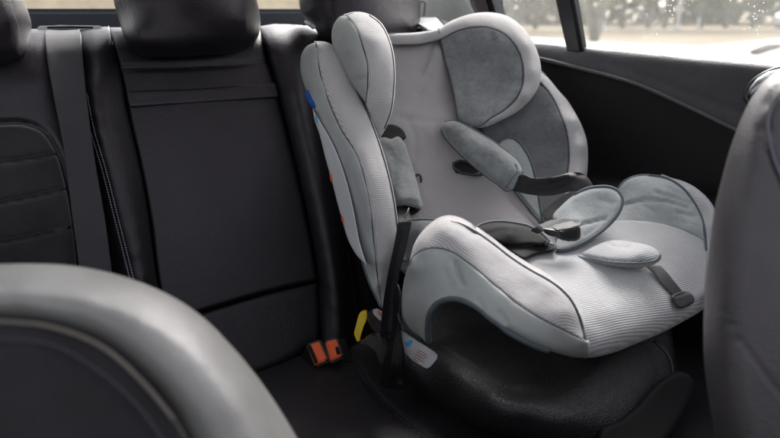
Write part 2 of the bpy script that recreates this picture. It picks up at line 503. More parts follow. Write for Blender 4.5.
def leafy(name, mat, centre, rad, n, size, parent=None, seed=1):
    rng = np.random.default_rng(seed); verts = []; faces = []
    cl = rng.normal(size=(max(6, n//60), 3)); cl /= np.linalg.norm(cl, axis=1)[:, None]; cl *= rng.random((len(cl), 1))**.5*.8
    for i in range(n):
        c = cl[rng.integers(len(cl))] + rng.normal(size=3)*.17
        p = np.array(centre)+c*np.array(rad)
        a = rng.normal(size=3); a /= np.linalg.norm(a); b_ = np.cross(a, rng.normal(size=3)); b_ /= np.linalg.norm(b_)
        s = size*(.6+.8*rng.random()); k = len(verts)
        verts += [p-a*s, p+b_*s*.5, p+a*s, p-b_*s*.5]; faces.append((k, k+1, k+2, k+3))
    me = bpy.data.meshes.new(name); me.from_pydata([tuple(v) for v in verts], [], faces)
    return link(name, me, mat, parent, False)
def limb(bm, a, b, r0, r1, n=7):
    a, b = Vector(a), Vector(b); d = (b-a).normalized(); s = d.orthogonal().normalized(); u = d.cross(s)
    A = [bm.verts.new(a+(s*math.cos(k*2*PI/n)+u*math.sin(k*2*PI/n))*r0) for k in range(n)]
    B = [bm.verts.new(b+(s*math.cos(k*2*PI/n)+u*math.sin(k*2*PI/n))*r1) for k in range(n)]
    for k in range(n): bm.faces.new((A[k], A[(k+1) % n], B[(k+1) % n], B[k]))
    bm.faces.new(A[::-1]); bm.faces.new(B)
def make_tree(base, h, label, spread=.35, cr=2.2, leafmat='leaf_tan', stems=3, r=.14, seed=3, leaves=2500, bark='bark'):
    t = thing('tree', label, 'tree', tuple(base), 'trees beyond the car windows')
    rng = random.Random(seed); bm = bmesh.new(); tips = []
    for s in range(stems):
        a = 2*PI*s/stems+rng.random(); p = Vector(base); rr = r/(1 if stems == 1 else 1.25)
        lean = spread*(0 if stems == 1 else 1)
        for j in range(5):
            q = p+Vector((math.cos(a)*lean*h*.09*(j+1)*.6+rng.uniform(-.06, .06), math.sin(a)*lean*h*.09*(j+1)*.6, h*.16))
            limb(bm, p, q, rr, rr*.78); rr *= .78; p = q
            if j > 0:
                for _ in range(2):
                    b_ = rng.random()*2*PI; e = p+Vector((math.cos(b_)*cr*.45, math.sin(b_)*cr*.45, h*rng.uniform(.05, .16)))
                    limb(bm, p, e, rr*.5, rr*.12, 5)
    from_bm('trunk', bm, M[bark], t)
    leafy('crown', M[leafmat], (base[0], base[1], h*.68), (cr, cr, h*.36), leaves, .13, t, seed)
    return t
rng0 = random.Random(5)
b0 = ground_at(594, 41.5); make_tree((b0[0], b0[1], 0), 7.5, 'forked bare-looking tree standing close behind the side window', .8, 1.7, 'leaf_tan', 3, .19, 11, 1500, 'bark_pale')
specs = [(500, 29, 9, 'leaf_green', 1), (535, 29, 11, 'leaf_tan', 1), (566, 28.3, 9, 'leaf_tan', 2), (622, 28.3, 10, 'leaf_green', 2), (648, 28.3, 8, 'leaf_tan', 1), (664, 28.3, 9, 'leaf_tan', 1),
         (700, 28.3, 10, 'leaf_green', 1), (725, 28, 9, 'leaf_tan', 1), (752, 28, 10, 'leaf_green', 2), (777, 28, 9, 'leaf_tan', 1)]
labs = ['dull green tree behind the rear quarter glass, left of the window divider', 'tall tan tree showing through the quarter glass against the divider',
        'tan tree just right of the black window divider', 'dull green tree at the field edge, right of the near forked tree', 'pale autumn tree in the middle of the side window',
        'tan tree immediately left of the white pole', 'dull green tree immediately right of the white pole', 'tan tree between two green ones at the right of the window',
        'broad green tree near the right end of the side window', 'rightmost tan tree at the edge of the photo']
for (px, py, h, lm, st), lb in zip(specs, labs):
    b0 = ground_at(px, py); b0 = b0*1.0
    make_tree((b0[0], b0[1], 0), h, lb, .25, 2.4, lm, st, .16, int(px), 2600)
# the far wood, one mass of leaves nobody could count
wv = []
def wood(name, px0, px1, dist, h, mat, n, seed):
    rng = np.random.default_rng(seed); verts = []; faces = []
    a0 = ray(np.array([px0]), np.array([10.]))[0]; a1 = ray(np.array([px1]), np.array([10.]))[0]
    for i in range(n):
        f = rng.random(); d = a0*(1-f)+a1*f; D = dist*(1+.25*rng.random())
        p = CAM+d*D; top = h*(.75+.25*math.sin(f*23)+.15*math.sin(f*61+1)); p[2] = rng.random()**.8*top
        a = rng.normal(size=3); a /= np.linalg.norm(a); b_ = np.cross(a, rng.normal(size=3)); b_ /= np.linalg.norm(b_)
        s = .5*(.5+rng.random()); k = len(verts)
        verts += [p-a*s, p+b_*s*.6, p+a*s, p-b_*s*.6]; faces.append((k, k+1, k+2, k+3))
    me = bpy.data.meshes.new(name); me.from_pydata([tuple(v) for v in verts], [], faces)
    o = link(name, me, mat, None, False)
    tag(o, 'hazy tan and green wood along the far side of the field', 'wood', None, 'stuff'); return o
wood('distant_wood', 430, 1000, 56, 10, gmat('wood_leaves', (.11, .12, .075), (.25, .19, .11), .12, 2), 9000, 4)
# sloping bank of dry grass seen through the rear window
bm = bmesh.new()
q = [ground_at(-200, 30), ground_at(420, 30)]
a, b_ = Vector(q[0]), Vector(q[1]); nrm = Vector((-(b_-a).y, (b_-a).x, 0)).normalized()
rows = []
for j in range(14):
    row = []
    for i in range(30):
        p = a.lerp(b_, i/29)+nrm*(j*1.1); p.z = .02+4.2*(1-math.cos(min(1, j/12)*PI))/2+.12*math.sin(i*1.7+j*.9)*(j > 0)
        row.append(bm.verts.new(p))
    rows.append(row)
for j in range(13):
    for i in range(29): bm.faces.new((rows[j][i], rows[j][i+1], rows[j+1][i+1], rows[j+1][i]))
bank = from_bm('grass_bank', bm, gmat('bank_grass', (.40, .34, .24), (.26, .22, .17), .5, 2.2)); tag(bank, kind='structure')
# white pole and short posts
def pole(px, py, top_dx, h, r, label, name='lamp_post', cat='pole', group=None):
    b0 = ground_at(px, py); t = thing(name, label, cat, (b0[0], b0[1], 0), group)
    bm = bmesh.new(); limb(bm, (b0[0], b0[1], 0), (b0[0]+top_dx, b0[1], h), r, r*.7, 12); from_bm('post', bm, M['pole'], t)
    bm = bmesh.new(); limb(bm, (b0[0], b0[1], 0), (b0[0], b0[1], .18), r*1.6, r*1.5, 12); from_bm('foot', bm, M['pole'], t)
    return t
pole(677, 29.5, .15, 6, .13, 'tall white pole at the far edge of the dry field')
pole(603, 29.5, 0, 1.0, .09, 'short white post at the field edge beside the forked tree', 'marker_post', 'post', 'short white posts along the field')
pole(698, 29, 0, .7, .07, 'short white post at the field edge right of the tall pole', 'marker_post', 'post', 'short white posts along the field')
# distant parked car
b0 = ground_at(815, 29.6)
pc = thing('parked_car', 'small white car parked beyond the field at the right edge', 'car', (b0[0], b0[1], 0))
cx, cy = b0[0], b0[1]; ca = Vector((Rv[0], Rv[1], 0)).normalized(); cb = Vector((-ca.y, ca.x, 0))
def carp(s, o, z): return Vector((cx, cy, 0))+ca*s+cb*o+Vector((0, 0, z))
prof = [(-2.1, .3), (-2.15, .75), (-1.9, .95), (-1.2, 1.0), (-.7, 1.42), (.9, 1.45), (1.6, 1.0), (2.1, .95), (2.15, .35)]
hull('body', M['car_white'], pc, [carp(s, -.85, z) for s, z in prof], [carp(s, .85, z) for s, z in prof], .05)
for o_ in (-.86, .86):
    w_ = [(-1.05, 1.02), (-.65, 1.36), (.85, 1.39), (1.35, 1.02)]
    hull('window', M['car_glass'], pc, [carp(s, o_-.006, z) for s, z in w_], [carp(s, o_+.006, z) for s, z in w_], 0)
for s in (-1.35, 1.35):
    for o_ in (-.8, .8):
        bm = bmesh.new(); limb(bm, carp(s, o_-.1, .32), carp(s, o_+.1, .32), .32, .32, 16); from_bm('wheel', bm, M['tyre'], pc)
# thin dark streak and tapering dark patch on the pavement, stand-ins for unidentified shapes
def flat_on_ground(name, pix, z, mat, label, cat):
    q = spline(pix, True, 1.0); pts = [ground_at(x, y, z) for x, y in q]
    bm = bmesh.new(); a_ = [bm.verts.new(tuple(p)) for p in pts]; b2 = [bm.verts.new((p[0], p[1], p[2]+.04)) for p in pts]
    bm.faces.new(a_); bm.faces.new(b2[::-1]); n = len(a_)
    for i in range(n): bm.faces.new((a_[i], a_[(i+1) % n], b2[(i+1) % n], b2[i]))
    return tag(from_bm(name, bm, mat, None, False), label, cat)
M['dark_ground'] = plain('dark_patch_colour', (.06, .062, .058), .7)
flat_on_ground('dark_patch', [(733.5, 50), (735, 47.5), (741, 46.3), (750, 45), (756, 44.4), (750, 46.4), (744, 49.6), (738, 51.8)], .03, M['dark_ground'],
               'low dark tapering patch of unknown kind on the bright pavement outside', 'leaf heap')
bt = [(751, 52, .05), (756, 51.4, .07), (762, 49.6, .09), (768, 47.4, .1), (774, 46.6, .08), (784, 44.5, .06)]
fb = tube_pts('dark_streak', M['bark'], None, [ground_at(x, y, .1) for x, y, r in bt], lambda s: .05+.06*math.sin(s*PI), 8)
tag(fb, 'thin dark streak of unknown kind on the bright pavement beside the dark patch', 'branch')

# ================================================================ CAR SHELL
# ---- side door
D0 = 1.16
door = thing('vehicle_door', 'black leather-trimmed rear car door along the right side under the side window', 'car door', (D0, .9, .7))
FD = Field([(537, 42, 'X', D0+.005), (640, 50, 'X', D0), (780, 64, 'X', D0), (830, 75, 'X', D0), (541, 59, 'X', D0-.012), (634, 83, 'X', D0-.018),
            (737, 131, 'X', D0-.02), (830, 180, 'X', D0-.02), (585, 55, 'X', D0-.004), (660, 70, 'X', D0-.006), (740, 95, 'X', D0-.008)],
           feats=[([(541, 46.5), (585, 55.5), (634, 72), (660, 82), (740, 112), (800, 140)], 1.6, .003)])
top_edge = [(520, 41.5), (537, 42.3), (580, 46.3), (640, 51.5), (700, 57.3), (740, 60.5), (780, 64), (860, 73)]
relief('upper_trim', M['door'], door,
       [(520, 41.5, 'c'), (537, 42.3), (580, 46.3), (640, 51.5), (700, 57.3), (740, 60.5), (780, 64), (860, 73, 'c'), (860, 190, 'c'),
        (780, 152), (737, 131), (691, 109), (634, 84), (585, 70), (541, 59.5), (520, 55, 'c')], FD,
       roll=(2, .004), rolls=[(top_edge, 9, .030)], thick=.012, res=4, tdir=(1, 0, 0))
FL = Field([(520, 56, 'X', D0+.01), (860, 190, 'X', D0+.01), (600, 300, 'X', D0+.02), (780, 330, 'X', D0+.02), (560, 150, 'X', D0+.02), (700, 160, 'X', D0+.02)])
relief('lower_panel', M['door_low'], door, [(515, 54, 'c'), (541, 59.5), (585, 70), (634, 84), (691, 109), (737, 131), (860, 190, 'c'), (860, 430, 'c'), (515, 400, 'c')],
       FL, roll=(3, .01), thick=.04, res=9, tdir=(1, 0, 0))
piping('trim_edge', plain('door_edge_strip', (.045, .045, .05), .35), door, [(538, 58), (585, 69.5), (634, 83.5), (691, 108.5), (737, 130.5), (800, 160)], FD, -.003, .0042)
FA = Field([(560, 180, 'X', 1.08), (600, 178, 'X', 1.09), (760, 215, 'X', 1.10), (560, 260, 'X', 1.11), (760, 330, 'X', 1.12), (640, 190, 'X', 1.09)])
relief('armrest', M['door_low'], door, [(540, 181), (575, 177), (610, 182), (680, 196), (760, 216), (800, 232), (800, 330), (540, 300)], FA, roll=(12, .03), thick=.05, res=7, tdir=(1, 0, 0))
# handle recess and lever
FH = Field([(744, 98, 'X', D0-.025), (760, 73, 'X', D0-.02), (790, 66, 'X', D0-.02), (790, 130, 'X', D0-.025)])
relief('handle_surround', M['black'], door, [(743, 99), (744.5, 90), (750, 81), (760, 73.5), (775, 67), (800, 64), (830, 70), (830, 130), (770, 115), (748, 106)], FH,
       roll=(3, .008), feats=[([(760, 95), (790, 84), (820, 90)], 9, .02)], thick=.015, res=2.6, tdir=(1, 0, 0))
tube_pts('handle', M['chrome'], door, P3(np.array([750, 754, 761, 770, 782, 796]), np.array([96, 89, 83, 78, 75, 75.]), np.array([ctrl_t((x, y, 'X', D0-.030)) for x, y in ((750, 96), (754, 89), (761, 83), (770, 78), (782, 75), (796, 75))])),
         lambda s: .005+.006*math.sin(min(1, s*1.4)*PI*.6), 10)
# ---- window frame and glass
def xq(px, py, X): return one(px, py, ctrl_t((px, py, 'X', X)))
fr = thing('window_divider', 'black upright divider between the side window and the small quarter glass', 'window frame', tuple(xq(570, 40, D0+.02)))
hull('divider_bar', M['frame'], fr, [xq(x, y, D0) for x, y in ((548, -30), (566, -30), (580.3, 52), (566.3, 52))],
     [xq(x, y, D0)+np.array((.025, 0, 0)) for x, y in ((548, -30), (566, -30), (580.3, 52), (566.3, 52))], .003)
tube_pts('rubber_seal', M['matte_black'], fr, [xq(x, y, D0+.004) for x, y in ((568, -30), (574, 5), (582, 51))], .004)
gm = bpy.data.materials.new('dusty_glass'); gm.use_nodes = True; g = gm.node_tree; g.nodes.clear()
out = g.nodes.new('ShaderNodeOutputMaterial'); tr = g.nodes.new('ShaderNodeBsdfTransparent'); gl = g.nodes.new('ShaderNodeBsdfGlossy')
gl.inputs['Roughness'].default_value = .05; df = g.nodes.new('ShaderNodeBsdfTranslucent'); df.inputs[0].default_value = (.55, .56, .53, 1)
co = g.nodes.new('ShaderNodeTexCoord').outputs['Object']
vo = N(g, 'ShaderNodeTexVoronoi'); vo.inputs['Scale'].default_value = 110; g.links.new(co, vo.inputs['Vector'])
spot = mathn(g, 'LESS_THAN', vo.outputs[0], mathn(g, 'MULTIPLY', ramp(g, noise(g, co, 11, 3, .6), .42, .8), .26))
veil = mathn(g, 'ADD', mathn(g, 'MULTIPLY', noise(g, co, 7, 5, .7), .09), .03)
fac = mathn(g, 'MINIMUM', mathn(g, 'ADD', veil, mathn(g, 'MULTIPLY', spot, .5)), .8)
m1 = g.nodes.new('ShaderNodeMixShader'); m2 = g.nodes.new('ShaderNodeMixShader')
g.links.new(fac, m1.inputs[0]); g.links.new(tr.outputs[0], m1.inputs[1]); g.links.new(df.outputs[0], m1.inputs[2])
m2.inputs[0].default_value = .04; g.links.new(m1.outputs[0], m2.inputs[1]); g.links.new(gl.outputs[0], m2.inputs[2]); g.links.new(m2.outputs[0], out.inputs[0])
M['glass'] = gm
def pane(name, pix, X, label, cat='window glass'):
    f = [xq(x, y, X) for x, y in pix]; bm = bmesh.new()
    a_ = [bm.verts.new(tuple(p)) for p in f]; b2 = [bm.verts.new(tuple(p+np.array((.004, 0, 0)))) for p in f]
    bm.faces.new(a_); bm.faces.new(b2[::-1]); n = len(a_)
    for i in range(n): bm.faces.new((a_[i], a_[(i+1) % n], b2[(i+1) % n], b2[i]))
    return tag(from_bm(name, bm, gm, None, False), label, cat)
pane('side_window', [(571, -60), (860, -60), (860, 110), (700, 90), (584, 75)], D0+.030, 'large dusty side window pane with pale water spots above the door')
pane('quarter_window', [(492, -60), (554, -60), (568, 75), (515, 75)], D0+.030, 'small quarter glass between rear pillar and black divider', 'window glass')
# ---- rear pillar
pil = thing('rear_pillar', 'pale grey rear roof pillar with dark outer frame behind the child seat', 'car pillar', tuple(xq(460, 20, 1.12)))
FP = Field([(414, -40, 'X', .98), (414, 34, 'X', 1.0), (445, 0, 'X', 1.10), (445, 30, 'X', 1.10), (466, 0, 'X', 1.13), (478, 20, 'X', 1.13), (455, -40, 'X', 1.12)])
relief('trim_panel', M['pillar'], pil, [(400, -60, 'c'), (446, -60, 'c'), (462, -8), (469, 2), (475, 14), (484, 34, 'c'), (400, 40, 'c')], FP, roll=(3, .006), thick=.02, res=3)
slab('outer_frame', M['frame'], pil, [(452, -45), (475, -45), (494, 6), (504, 40), (482, 40), (470, 2)], [ctrl_t((x, y, 'X', D0+.005)) for x, y in [(452, -45), (475, -45), (494, 6), (504, 40), (482, 40), (470, 2)]], .02, .002)
slab('inner_frame', plain('brown_grey_frame', (.07, .058, .058), .6), pil, [(462, -45), (470, -45), (487, 4), (497, 40), (488, 40), (474, 4)], [ctrl_t((x, y, 'X', D0-.005)) for x, y in [(462, -45), (470, -45), (487, 4), (497, 40), (488, 40), (474, 4)]], .006, .002)
slab('glass_edge_strip', M['shelf'], pil, [(478, -45), (486, -45), (505, 14), (512, 40), (503, 40), (495, 6)], [ctrl_t((x, y, 'X', D0+.01)) for x, y in [(478, -45), (486, -45), (505, 14), (512, 40), (503, 40), (495, 6)]], .01, .002)
# ---- parcel shelf, rear sill
zc = CAM[2]
shelf = thing('parcel_shelf', 'dark rear parcel shelf and window sill behind the rear headrests', 'parcel shelf', (.4, 1.6, zc-.08))
box('shelf_board', M['leather'], shelf, (-.55, 1.42, zc-.10), (1.12, 1.93, zc-.062), .006)
box('window_sill', plain('slate_sill', (.035, .04, .052), .5), shelf, (-.75, 1.94, zc-.11), (1.15, 2.02, zc+.004), .012, 3)
# belt anchor by the pillar
an = thing('belt_anchor', 'small chrome-edged belt loop and grey cover on the shelf beside the right headrest', 'belt anchor', tuple(one(421, 14, 1.62)))
lp = [(419, 15, 1.6), (419.5, 3, 1.6), (421, 1.5, 1.6), (424.5, 1.5, 1.6), (425.5, 3, 1.6), (424, 16, 1.6)]
tube_pts('loop', M['buckle'], an, [one(*p) for p in lp], .0022, 8)
slab('cover', M['shelf'], an, [(417, 17.5), (437, 17), (446, 27), (437, 30), (424, 30), (419, 24)], [1.62, 1.64, 1.55, 1.5, 1.5, 1.56], .02, .003)
slab('cover_shadow_gap', M['matte_black'], an, [(439, 18.5), (452, 23), (446, 26.5)], [1.66, 1.66, 1.60], .01, .001)
slab('latch_tab', M['matte_black'], an, [(419.5, 24), (428, 28.5), (426, 30), (420, 28)], [1.54, 1.49, 1.485, 1.52], .004, .0005)
# ---- unseen dashboard and front door, added to keep outside light off the cabin
dash = thing('dashboard', 'unseen dark dashboard added at the front to shade the cabin', 'dashboard', (.3, -.9, zc-.3))
box('dash_body', M['door_low'], dash, (-.62, -1.5, zc-1.0), (1.16, -.75, zc-.12), .06, 4)
bod = thing('vehicle_door', 'unseen dark front door added ahead of the rear door to block light', 'car door', (1.2, -.2, zc-.5))
box('door_panel', M['door_low'], bod, (1.17, -.78, zc-1.0), (1.22, .48, zc-.15), .02)
# ---- unseen roof and far door added for shade; roof cut short to admit light
roof = thing('car_roof', 'unseen pale cloth-lined car roof above the seats, cut short to shape the light', 'car roof', (.35, .6, zc+.42))
box('headliner', M['headliner'], roof, (-.55, .62, zc+.36), (1.12, 1.30, zc+.40), .02)
od = thing('vehicle_door', 'unseen dark door added on the far side to shade the cabin', 'car door', (-.62, .6, zc-.5))
box('door_panel', M['door_low'], od, (-.66, -.8, zc-1.0), (-.60, 1.9, zc-.10), .02)
floor = box('car_floor', M['matte_black'], None, (-.6, -.6, zc-1.02), (1.16, 1.9, zc-.98), .0); tag(floor, kind='structure')

# ================================================================ REAR BENCH
bench = thing('rear_bench_seat', 'black leather rear bench seat with stitched bolsters and microfibre insert', 'car seat', (.4, 1.2, zc-.62))
FB_C = [(x, y, 'B', .014) for x, y in ((126, 91), (200, 88), (275, 83), (279, 97), (200, 102), (130, 107))]
FB = Field([(-80, 20, 'B', .02), (-80, 430, 'B', .02), (120, 30, 'B', .0), (260, 28, 'B', .0), (120, 200, 'B', .0), (300, 200, 'B', 0), (200, 120, 'B', .012), (230, 220, 'B', .012),
            (250, 370, 'B', .0), (500, 60, 'B', 0), (600, 330, 'B', 0), (320, 350, 'B', 0), (450, 200, 'B', 0), (160, 330, 'B', 0)])
relief('upper_panel', M['leather'], bench, [(108.5, 27.5, 'c'), (160, 27), (261, 26.5, 'c'), (267, 60), (272.5, 75), (280.5, 105), (295.5, 165), (307.5, 219), (318, 280, 'c'),
        (260, 294), (206, 310), (166, 322, 'c'), (157, 275), (150, 219), (141, 170), (130, 120), (121, 75)], FB,
       roll=(4, .010), rolls=[([(100, 27), (265, 26)], 24, .075)], feats=[([(122, 68), (180, 67), (268, 62.5)], 2.4, .005)], thick=.03, res=2.4)
relief('pocket_flap', M['leather'], bench, [(126, 91, 'c'), (200, 88.5), (275.5, 82.5, 'c'), (279.5, 97, 'c'), (200, 102.5), (129.5, 107, 'c')], Field(FB_C, []), roll=(1.6, .003), thick=.004, res=2.2)
stitches('stitching', M['thread_dark'], bench, [(127, 92), (200, 89.5), (275, 83.5)], FB, -.0150+.012, 2.4, 1.5, .0004)
relief('lower_panel', M['leather'], bench, [(166, 323.5, 'c'), (206, 311.5), (260, 295.5), (318.5, 281.5, 'c'), (321, 320), (320, 348, 'c'), (307, 359), (270, 374), (205, 396), (160, 410, 'c')],
       FB, roll=(5, .012), rolls=[([(160, 410), (205, 396), (270, 374), (320, 348)], 12, .02)], thick=.03, res=3.2)
FBL = Field(rail([(108, 28), (122, 75), (130, 120), (142, 170), (150, 219), (165, 322)], 'B', .010)
            + rail([(90, 28), (104, 90), (117, 150), (130, 210), (148, 322)], 'B', [.02, .05, .055, .055, .055])
            + rail([(84, 90), (91, 125), (104, 170), (116, 217), (132, 280), (140, 330)], 'B', [.028, .04, .042, .042, .042])
            + rail([(76, 28), (80, 90), (90, 150), (100, 219), (116, 300)], 'B', .004),
            feats=[([(84, 90), (91, 125), (104, 170), (116, 217), (132, 280), (142, 330)], 2.6, .003)])
relief('bolster', M['leather'], bench, [(78, 29, 'c'), (94, 27.5), (109, 26, 'c'), (111, 36), (120.5, 75), (129, 120), (140.5, 170), (149, 219), (156, 275), (165, 322, 'c'), (140, 335, 'c'), (112, 290), (98, 200), (86, 130), (82, 70)],
       FBL, roll=(4, .010), rolls=[([(70, 29), (94, 27.5), (115, 26)], 26, .075)], thick=.04, res=2.6)
for dx in (-1.9, 1.9):
    stitches('stitching', M['thread'], bench, [(85+dx, 93), (91+dx, 125), (104+dx, 170), (116+dx, 217), (132+dx, 280)], FBL, -.0012, 2.6, 1.9, .0009)
FBR = Field(rail([(259, 26), (273, 75), (296, 165), (308, 219), (318, 280), (321, 350)], 'B', .012)
            + rail([(285, 26), (294, 75), (312, 165), (322, 219), (332, 280), (338, 350)], 'B', [.02, .05, .05, .05, .05, .035])
            + rail([(316, 28), (324, 110), (340, 180), (352, 240), (362, 300), (366, 350)], 'B', .0))
relief('bolster', M['leather'], bench, [(259, 26.5, 'c'), (275, 24), (298, 25), (312, 27), (319, 35), (322, 60), (327, 120), (340, 180), (352, 240), (362, 300), (366, 350, 'c'), (345, 356), (322, 352, 'c'),
        (320, 320), (318.5, 280), (308.5, 219), (296.5, 165), (281.5, 105), (273.5, 75), (266, 50)], FBR,
       roll=(5, .012), rolls=[([(250, 26.5), (275, 24), (298, 25), (320, 27)], 30, .085)], thick=.04, res=2.8)
stitches('stitching', M['thread_dark'], bench, [(322, 110), (334, 180), (346, 240), (355, 300), (360, 345)], FBR, -.0008, 2.8, 1.8, .0004)
relief('outer_panel', M['leather'], bench, [(318, 30, 'c'), (420, 28), (497, 38, 'c'), (577, 360, 'c'), (400, 370), (345, 360, 'c'), (340, 250), (322, 120)],
       Field([(318, 30, 'B', -.02), (620, 40, 'B', -.02), (640, 360, 'B', -.02), (345, 360, 'B', -.01), (400, 200, 'B', -.02)]), roll=(5, .02), thick=.03, res=8)
# left outboard place
FSH = Field([(-110, 30, 'B', .03), (0, 45, 'B', .03), (80, 30, 'B', .01), (84, 100, 'B', .012), (40, 80, 'B', .05), (60, 140, 'B', .045), (72, 220, 'B', .05), (104, 220, 'B', -.005), (116, 300, 'B', -.005),
              (-110, 420, 'B', .03), (20, 140, 'B', .03), (60, 300, 'B', .045)], feats=[([(-110, 122), (0, 123.5), (25, 124), (43, 131), (56, 149), (66, 180), (73, 219), (80, 290)], 2.6, .008)])
relief('shoulder', M['leather'], bench, [(-110, 30, 'c'), (0, 30), (34, 29), (84, 29, 'c'), (90, 100), (98, 170), (108, 219), (118, 300), (118, 420, 'c'), (-110, 420, 'c')],
       FSH,
       roll=(4, .012), rolls=[([(-110, 30), (34, 29), (95, 29)], 24, .07)], thick=.04, res=3)
FIN = Field([(x, y, FSH, -.010) for x in (-110, -50, 10, 40) for y in (150, 210, 270, 340)] + [(-110, 126, FSH, -.003), (0, 126, FSH, -.003), (58, 180, FSH, -.004), (70, 250, FSH, -.004), (76, 330, FSH, -.004)],
            feats=[([(-110, 165), (0, 162.5), (58, 154)], 1.8, .006), ([(-110, 206), (0, 202.5), (67, 189)], 1.8, .006), ([(-110, 246), (0, 242), (76, 226)], 1.8, .006)])
relief('seat_insert', M['alcantara'], bench, [(-110, 125, 'c'), (0, 125), (24, 125.5), (41, 132), (54, 150), (64, 180), (71.5, 219), (78, 280), (80, 400, 'c'), (-110, 400, 'c')],
       FIN, roll=(3.5, .008), thick=.02, res=3)
for yy in ((-60, 163.6, 0, 160.5, 57, 152), (-60, 204, 0, 200.5, 66, 187), (-60, 244, 0, 240, 75, 224)):
    stitches('stitching', M['thread_dark'], bench, [(yy[0], yy[1]), (yy[2], yy[3]), (yy[4], yy[5])], FIN, -.001, 3.2, 1.6, .0005)
# cushion
FCU = Field([(100, 380, 'Z', -.60), (330, 352, 'Z', -.61), (200, 400, 'Z', -.60), (300, 440, 'Z', -.60), (460, 500, 'Z', -.60), (700, 360, 'Z', -.62), (420, 360, 'Z', -.62), (560, 420, 'Z', -.62), (760, 520, 'Z', -.60), (100, 520, 'Z', -.6)],
            feats=[([(348, 350), (357, 366), (371, 387), (390, 407), (412, 426), (440, 445)], 2.4, .007)])
relief('cushion', M['leather_cushion'], bench, [(60, 420, 'c'), (160, 400), (205, 388), (270, 368), (310, 352), (345, 343), (420, 330), (700, 330, 'c'), (830, 420, 'c'), (830, 560, 'c'), (60, 560, 'c')],
       FCU, roll=(10, .02), thick=.10, res=3.6, tdir=(0, 0, -1))
for dx in (-2.5, 3.0):
    stitches('stitching', M['thread_dark'], bench, [(350+dx, 352), (358+dx, 366), (372+dx, 387), (391+dx, 407), (412+dx, 426), (436+dx, 442)], FCU, -.0008, 3.0, 2.0, .0004)
relief('seat_back_board', M['matte_black'], bench, [(-110, 50, 'c'), (498, 60, 'c'), (574, 365, 'c'), (-110, 440, 'c')],
       Field([(0, 60, 'B', -.045), (600, 60, 'B', -.045), (600, 360, 'B', -.045), (0, 420, 'B', -.045)]), roll=(3, .01), thick=.02, res=16)
# headrests
def headrest(outline, ctrl, seam, side_mat_pts, top):
    f = Field(ctrl, feats=[(seam, 1.6, .004)])
    o = relief('headrest', M['leather'], bench, outline, f, roll=(19, .05), thick=.06, res=3)
    return o, f
hr, fh = headrest([(113, -70), (112, -10), (114, 3), (117, 14), (120, 24), (124, 36), (131, 48), (141, 55), (160, 57), (200, 55.5), (235, 52), (250, 47), (257.5, 38), (260.5, 24), (259, 10), (256, -5), (254, -70), (185, -90)],
                  [(113, -50, 'B', .13), (256, -50, 'B', .13), (118, 20, 'B', .05), (258, 25, 'B', .06), (130, 30, 'B', .10), (190, 20, 'B', .125), (190, 50, 'B', .095), (240, 20, 'B', .115), (185, -40, 'B', .185)],
                  [(119, -40), (122, 0), (127, 14), (131, 30), (137, 45)], None, None)
stitches('stitching', M['thread'], hr, [(120, -5), (123, 4), (128, 16), (132, 30)], fh, -.002, 2.6, 1.6, .0005)
hr, fh = headrest([(-120, -70), (18, -70), (21, -10), (25, 3), (29, 14), (31.5, 24), (31, 34), (31.5, 44), (30, 55), (25, 63), (10, 66.5), (-30, 69), (-120, 69)],
                  [(-120, -50, 'B', .16), (20, -50, 'B', .12), (30, 25, 'B', .05), (17, 20, 'B', .10), (-40, 0, 'B', .135), (0, 55, 'B', .09), (29, 55, 'B', .05), (-100, 50, 'B', .09)],
                  [(7, -30), (10, 0), (14, 12), (19, 25), (22, 45), (21, 60)], None, None)
stitches('stitching', M['thread'], hr, [(6, -6), (9, 1), (13, 12), (18, 25), (21, 45)], fh, -.002, 2.4, 1.5, .0006)
hr, fh = headrest([(299, -70), (298.5, -5), (300, 8), (303, 16), (308, 20), (313, 24), (318, 34), (323, 42), (332, 46), (370, 44), (405, 36), (415, 32), (419.5, 24), (420, 8), (419, -5), (417, -70)],
                  [(299, -50, 'B', .10), (418, -50, 'B', .09), (303, 12, 'B', .03), (334, 20, 'B', .09), (380, 10, 'B', .10), (410, 30, 'B', .06), (418, 10, 'B', .04), (360, -50, 'B', .155)],
                  [(327, -40), (330, 0), (333, 14), (335, 40)], None, None)
stitches('stitching', M['thread_dark'], hr, [(328, -4), (331, 8), (334, 30)], fh, -.002, 2.6, 1.6, .0005)
bz = [(36, 29.5), (37.5, 25.6), (60, 24.8), (100, 25.2), (102, 27), (101, 30.5), (70, 31), (40, 31)]
slab('slot_bezel', plain('satin_bezel', (.65, .65, .68), .5), bench, bz, [ctrl_t((x, y, 'B', -.045)) for x, y in bz], .03, .002)
sz = [(47, 26.6), (70, 26.2), (92.5, 26.6), (92.5, 28), (70, 27.8), (47, 28.2)]
slab('belt_slot', M['matte_black'], bench, sz, [ctrl_t((x, y, 'B', -.042)) for x, y in sz], .004, .0003)
po = tube_pts('headrest_guide', M['shelf'], bench, [one(306, 22, 1.40), one(310, 25, 1.38), one(313.5, 27.5, 1.36)], .004, 8)

